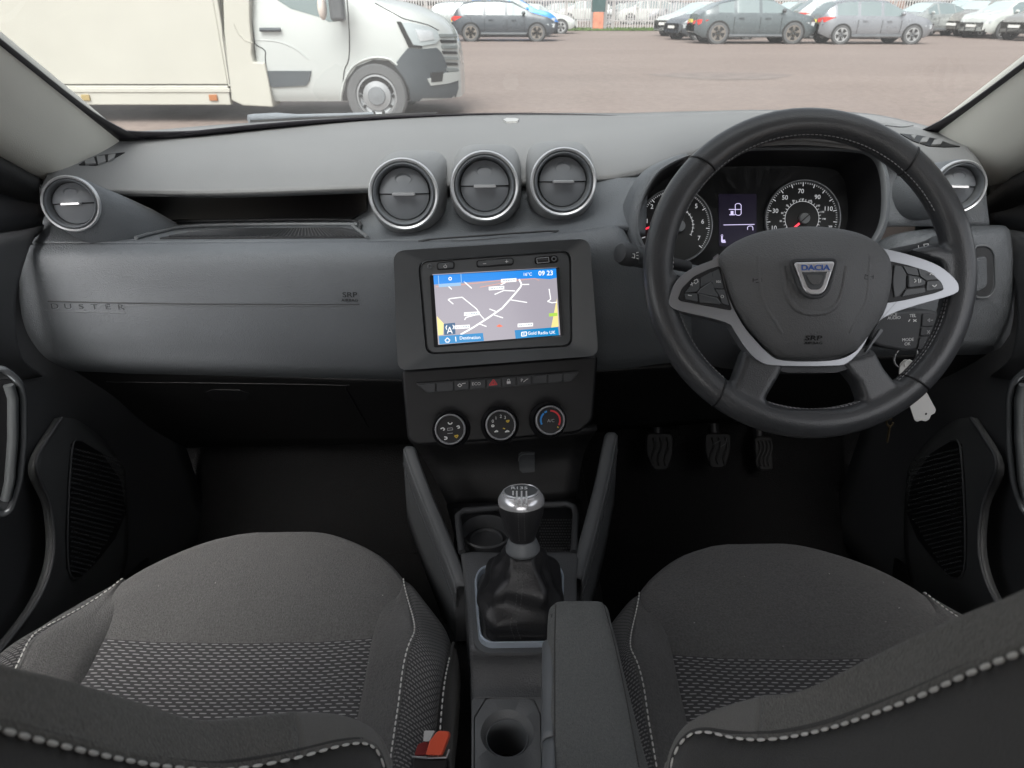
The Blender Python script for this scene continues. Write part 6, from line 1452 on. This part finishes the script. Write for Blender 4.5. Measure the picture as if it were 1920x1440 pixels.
def build_seat(label, X, YF, ZS, SS, CC):
    seat = thing('front_seat', label, 'seat', (X, YF - .4, -1.0), 'front seats')
    M = Matrix.Translation((X, YF, ZS))
    ps = lambda n, *a, **k: seatpiece(n, *a, **k)
    VS = .48
    ps('cushion_front_panel', -.5, .5, .0, VS, M, FABRIC, seat, nu=30, nv=34, edges='lrt')
    ps('cushion_insert', -.5, .5, VS, 1, M, WOVEN, seat, nu=30, nv=24, edges='lrb')
    for s in (-1, 1):
        a = lambda p, q: (p, q) if s > 0 else ((lambda v: -(q(v) if callable(q) else q)), (lambda v: -(p(v) if callable(p) else p)))
        us = lambda v: .5 + .205 * sstep(.10, .34, v) ** .7
        ps('inner_bolster', *a(.5, us), .10, 1, M, FABRIC, seat, nu=10, nv=44, edges='lr')
        ps('outer_bolster', *a(us, .87), .0, 1, M, WOVEN2, seat, nu=14, nv=60, edges='lr')
        ps('side_panel', *a(.87, 1.0), .0, 1, M, FABRIC2, seat, nu=10, nv=30, edges='l' if s > 0 else 'r')
        P_ = [M @ (cush(s * (us(v) - .004), v, 0) + Vector((0, 0, .0012))) for v in [.105 + .895 * k / 90 for k in range(91)]]
        stitching('stitching', P_, .0072, .74, .0009, THREAD, seat)
        P_ = [M @ (cush(s * .868, v, 0) + Vector((s * .0012, 0, .0008))) for v in [.2 + .8 * k / 70 for k in range(71)]]
        stitching('stitching', P_, .0072, .70, .0009, THREAD, seat)
        tube('piping', [M @ (cush(s * .875, v, 0) + Vector((s * .0008, 0, .0))) for v in [.05 + .95 * k / 60 for k in range(61)]], .0016, FABRIC2, seat, seg=6)
    # lint caught on the cloth
    bm = bmesh.new()
    for _ in range(16):
        u, v = random.uniform(-.6, .6), random.uniform(.15, .95); p = M @ cush(u, v, 0) + Vector((0, 0, .0008)); a_ = random.uniform(0, 3.1); L_ = random.uniform(.0006, .0022)
        capsule(p, p + Vector((math.cos(a_), math.sin(a_), .1)) * L_, .00035, bm, 4)
    stuff(frombm('lint', bm, THREAD, seat))
    # seat base
    box('seat_base', (X - .24, YF - .52, -.98), (X + .24, YF - .14, ZS - .10), PL_BLACK, seat, .02)
    # backrest: lofted through the inner piping line and the bolster crest, mirrored about the seat centre
    n = len(SS); sg = -1 if X > 0 else 1
    S3 = [PT(*p) for p in SS]; C3 = [PT(*p) for p in CC]
    up_ = (S3[0] - S3[1]).normalized()
    up_ = Vector((0, -.40, .92)); tw = Vector(((1 if X > S3[0].x else -1), 0, 0))
    S3 = [S3[0] + up_ * .045 + tw * .030 + Vector((0, -.02, 0)), S3[0] + up_ * .028 + tw * .008] + S3; C3 = [C3[0] + up_ * .040 + tw * .030 + Vector((0, -.03, 0)), C3[0] + up_ * .026 + tw * .008 + Vector((0, -.008, 0))] + C3
    mirp = lambda p: Vector((2 * X - p.x, p.y, p.z))
    side3 = [p + Vector((sg * .012, -.05, -.02)) for p in S3]; side4 = [p + Vector((sg * -.01, -.13, -.05)) for p in S3]
    inn3 = [Vector((X + (c.x - X) * .80, c.y - .030, c.z + .0)) for c in C3]; cen = [Vector((X + (c.x - X) * .66, c.y - .052, c.z - .004)) for c in C3]; mid_ = [Vector((X, c.y - .058, c.z)) for c in C3]
    blend = [s_.lerp(c_, .5) + Vector((0, .006, .004)) for s_, c_ in zip(S3, C3)]
    halves = ((lambda p: p), mirp)
    nn_ = len(S3); lo = 10
    for hi, f_ in enumerate(halves):
        g_ = lambda L, a=0, b=None: [f_(p) for p in L[a:b]]
        patch('back_bolster', [g_(S3, 0, lo), g_(blend, 0, lo), g_(C3, 0, lo), g_(inn3, 0, lo), g_(cen, 0, lo)], BACKF, seat, 6, 5, .0015)
        patch('back_bolster_lower', [g_(S3, lo - 1), g_(blend, lo - 1), g_(C3, lo - 1), g_(inn3, lo - 1), g_(cen, lo - 1)], FABRICR, seat, 6, 5, .0015)
        patch('back_side', [g_(S3), g_(side3), g_(side4)], FABRIC2, seat, 6, 4, .0015)
        tube('piping', curve([f_(p.lerp(c_, .12) + Vector((0, .0, .001))) for p, c_ in zip(S3, C3)], 8), .0022, FABRIC2, seat, seg=8)
        st_ = curve([f_(p * (1 - .004 / p.length)) for p in S3], 10)
        stitching('stitch', st_, .0130, .70, .00100, THREAD, seat, single=(hi == 0))
    fr_ = [side4[0], side3[0], S3[0], C3[0], inn3[0], cen[0], mid_[0]]; fr_ = fr_ + [mirp(p) for p in reversed(fr_[:-1])]
    patch('back_top', [fr_, [p + Vector((0, -.035, .012)) for p in fr_], [p + Vector((0, -.09, -.005)) for p in fr_], [p + Vector((0, -.12, -.06)) for p in fr_]], FABRIC, seat, 4, 4, .0015)
    patch('backrest_insert', [cen, mid_, [mirp(p) for p in cen]], WOVENB, seat, 5, 5, .0015)
    patch('back_shell', [side4, [Vector((X, p.y - .01, p.z - .01)) for p in side4], [mirp(p) for p in side4]], PL_BLACK, seat, 5, 5, .006)
    return seat
BACKF = mat('backrest_fabric', (.145, .141, .13), .95, bump=1, bs=620, var=.22, vs=380, sheen=.25, dist=.0016)
FABRICR = mat('ribbed_bolster_fabric', (.17, .165, .155), .95, bump=.9, bs=900, var=.05, sheen=.25, dist=.001)
WOVENB = FABRICR
LS = [(-160,1330,.19),(-70,1350,.215),(0,1368,.24),(124,1400,.29),(275,1432,.36),(400,1444,.42),(480,1436,.455),(560,1420,.49),(640,1398,.53),(690,1395,.56),(716,1425,.58),(740,1520,.58)]
LC = [(-160,1240,.20),(-70,1258,.23),(0,1272,.26),(110,1290,.31),(229,1322,.375),(350,1358,.43),(440,1353,.47),(541,1341,.52),(610,1347,.55),(660,1364,.575),(700,1390,.59),(722,1430,.60)]
RS = [(2100,1150,.18),(2000,1185,.21),(1920,1221,.24),(1826,1259,.28),(1700,1315,.34),(1570,1361,.41),(1484,1381,.46),(1425,1387,.49),(1373,1383,.52),(1322,1372,.55),(1288,1381,.57),(1262,1420,.585),(1250,1500,.585)]
RC = [(2100,1075,.20),(2000,1108,.235),(1920,1137,.27),(1815,1172,.31),(1680,1226,.375),(1549,1289,.435),(1490,1308,.475),(1442,1310,.51),(1378,1330,.54),(1322,1357,.565),(1290,1382,.58),(1266,1418,.59),(1254,1470,.6)]
build_seat('left front seat in charcoal fabric, whole cushion visible, buckle beside it', -.345, .885, -.700, LS, LC)
build_seat('driver seat in charcoal fabric behind the steering wheel', .368, .865, -.706, RS, RC)

# ------------------------------------------------------------------ seat belt buckle
bk = thing('seat_belt_buckle', 'seat belt buckle with orange red release button beside the left seat', 'seat belt buckle', PT(810, 1420, .72))
PBk = Plane(PT(812, 1398, .70), (-.05, -.55, .83))
uv_ = plpx(PBk, [(775, 1418), (838, 1420), (846, 1375), (800, 1372), (795, 1385)], .003, 4)
plate('buckle_body', plpx(PBk, [(770, 1418), (838, 1421), (835, 1500), (765, 1500)], .004, 4), .022, PL_BLACK, bk, PBk, -.004, .003)
plate('release_button', plpx(PBk, [(798, 1416), (828, 1417), (843, 1378), (841, 1371), (822, 1370), (806, 1388)], .0025, 4), .014, RED, bk, PBk, .003, .0018)
plate('tongue_slot', plpx(PBk, [(775, 1417), (797, 1417), (803, 1392), (795, 1390), (782, 1395)], .002, 3), .012, mat('dark_red', (.22, .02, .02), .4), bk, PBk, -.004, .001)
plate('face_plate', plpx(PBk, [(796, 1370), (816, 1370), (806, 1390), (794, 1390)], .0012, 3), .006, mat('buckle_grey', (.5, .5, .5), .5), bk, PBk, .0025, .0006)
tube('button_edge', [PBk.w(*PBk.uv(*p), -.002) for p in ((772, 1419), (800, 1421), (836, 1420), (842, 1405))], .0012, SILVER, bk)

# ------------------------------------------------------------------ doors
def door(s, lab):
    D = thing('front_door', lab, 'door', (XC + s * .72, .8, -.6))
    X = lambda v: XC + s * v
    ys = [-.25, .1, .4, .65, .82, .95, 1.08, 1.22]
    prof_ = [(.745, -.235), (.735, -.26), (.728, -.30), (.735, -.36), (.728, -.42), (.715, -.50), (.712, -.58), (.728, -.66), (.735, -.74), (.73, -.85), (.72, -1.0)]
    rows = [[Vector((X(x + (.0 if y < .95 else (y - .95) * -.18)), y, z + (.02 if (y > .9 and z > -.3) else 0))) for y in ys] for x, z in prof_]
    panel = patch('door_card', rows, PL_DARK, D, 4, 4, .02)
    return D, panel
for s in (-1, 1):
    D, panel = door(s, ('left' if s < 0 else 'right') + ' front door card with chrome edged pull handle')
    mir = (lambda x: x) if s < 0 else (lambda x: 1936 - x)
    MX = XC + s * .70
    # mirror corner trim, leaf shaped, dark
    def q_(x, y, X_): return PX(mir(x), y, XC + s * X_)
    cs = [[(-120, 170, .73), (-40, 220, .72), (30, 262, .705), (80, 300, .69)], [(-120, 300, .72), (-40, 305, .712), (30, 318, .70), (80, 330, .69)], [(-120, 440, .71), (-40, 438, .706), (20, 432, .70), (80, 424, .69)]]
    patch('mirror_corner_trim', [[q_(*p) for p in r_] for r_ in cs], mat('corner_trim', (.022, .024, .028), .5, var=.15, vs=6), D, 4, 4, .01)
    cs = [[(-140, 445, .712), (-40, 438, .708), (30, 432, .70), (84, 420, .69)], [(-140, 475, .69), (-40, 466, .69), (20, 458, .688), (60, 452, .685)], [(-140, 560, .69), (-40, 560, .69), (5, 560, .69), (30, 560, .69)], [(-140, 650, .70), (-40, 650, .70), (10, 660, .697), (40, 668, .693)], [(-140, 720, .72), (-40, 715, .72), (40, 712, .715), (80, 706, .71)]]
    patch('upper_trim', [[q_(*p) for p in r_] for r_ in cs], PL_DARK, D, 4, 4, .012)
    # grab handle
    hp_ = [(2, 690), (18, 700), (36, 716), (44, 745), (44, 830), (36, 905), (20, 955), (6, 966), (-30, 950), (-40, 800), (-30, 700)]
    H = Plane(q_(10, 830, .665), (-s * .75, -.66, 0))
    hpx = [(mir(x), y) for x, y in hp_]
    uvh = plpx(H, hpx, .012, 5)
    hn = sub('pull_handle', H.O, D)
    tube('handle_rim', [H.w(p.x, p.y, 0) for p in uvh], .0045, mat('handle_gloss', (.16, .17, .18), .2, .5), hn, True, 8)
    inn_ = plpx(H, [(mir(x), y) for x, y in ((4, 712), (22, 712), (32, 730), (32, 820), (22, 930), (6, 945), (-20, 920), (-24, 730))], .012, 5)
    plate('handle_back', plpx(H, hpx, .012, 5), .02, PL_SMOOTH, hn, H, -.004, .002)
    tube('handle_grip', [H.w(*H.uv(mir(x), y), .004) for x, y in ((14, 720), (22, 745), (22, 820), (16, 900), (8, 935))], .006, mat('grip_metal', (.30, .32, .33), .35, .7), hn, seg=10)
    plate('handle_recess', inn_, .004, PL_BLACK, hn, H, -.0005, .001)
    # lower pocket moulding with speaker grille
    pk = [[(116, 782, .70), (150, 790, .70), (200, 830, .70), (235, 880, .70)], [(68, 872, .69), (112, 880, .69), (190, 925, .70), (240, 960, .71)], [(95, 950, .688), (125, 955, .69), (185, 1000, .70), (240, 1035, .71)], [(100, 1040, .688), (128, 1050, .69), (180, 1075, .70), (230, 1090, .71)], [(72, 1124, .69), (105, 1135, .69), (155, 1140, .70), (220, 1150, .71)], [(0, 1222, .69), (40, 1240, .69), (80, 1260, .70), (120, 1270, .71)], [(-60, 1290, .69), (-20, 1320, .69), (20, 1340, .70), (60, 1350, .71)]]
    pm = patch('pocket_moulding', [[q_(*p) for p in r_] for r_ in pk], mat('moulding_plastic', (.085, .088, .09), .5, bump=.5, bs=600, kind='v', dist=.0006), D, 5, 5, .012)
    Bp = bvh([pm])
    tube('pocket_edge', curve([q_(*p) for p in ((116, 784, .698), (92, 820, .694), (68, 872, .688), (95, 950, .686), (100, 1040, .686), (72, 1124, .688), (0, 1222, .688), (-60, 1290, .688))], 6), .0028, PL_DARK, D)
    g0 = [(132, 832), (150, 826), (190, 850), (225, 900), (236, 960), (215, 1010), (175, 1060), (148, 1085), (134, 1084), (124, 1066), (122, 1000), (126, 900)]
    gr = drape('speaker_grille', Bp, [(mir(x), y) for x, y in g0], PL_BLACK, D, .001, .003, 8)
    tube('grille_rim', onsurf(Bp, [(mir(x), y) for x, y in g0 if x < 151], 5, .003) if False else onsurf(Bp, [(mir(x), y) for x, y in ((150, 826), (134, 832), (127, 900), (123, 1000), (125, 1064), (134, 1084), (150, 1083))], 5, .003), .0016, PL_DARK, gr)
    bmh = bmesh.new()
    for i in range(27):
        for j in range(24):
            x = 130 + j * 4.4 + (2.2 if i % 2 else 0); y = 840 + i * 9.2 + j * 1.1
            lim = 232 - max(0, (y - 960)) * .62 - max(0, 880 - y) * .5
            if x > lim or y > 1078: continue
            h, nn = hit(Bp, mir(x), y)
            if h is None: continue
            a_ = Vector((0, .0019, 0)); b_ = Vector((0, 0, .0016))
            vv = [bmh.verts.new(h + nn * .0015 + d_) for d_ in (-a_ - b_, a_ - b_, a_ + b_ * .2, -a_ + b_ * .2)]; bmh.faces.new(vv)
            vt = [bmh.verts.new(h + nn * .0032 + d_ * .6) for d_ in (-a_ - b_, a_ - b_, a_ + b_ * .2, -a_ + b_ * .2)]; bmh.faces.new(vt)
            for k in range(4): bmh.faces.new((vv[k], vv[(k + 1) % 4], vt[(k + 1) % 4], vt[k]))
    if len(bmh.faces): stuff(frombm('grille_texture', bmh, PL_DARK, gr, False))
    Bp2 = bvh([panel])
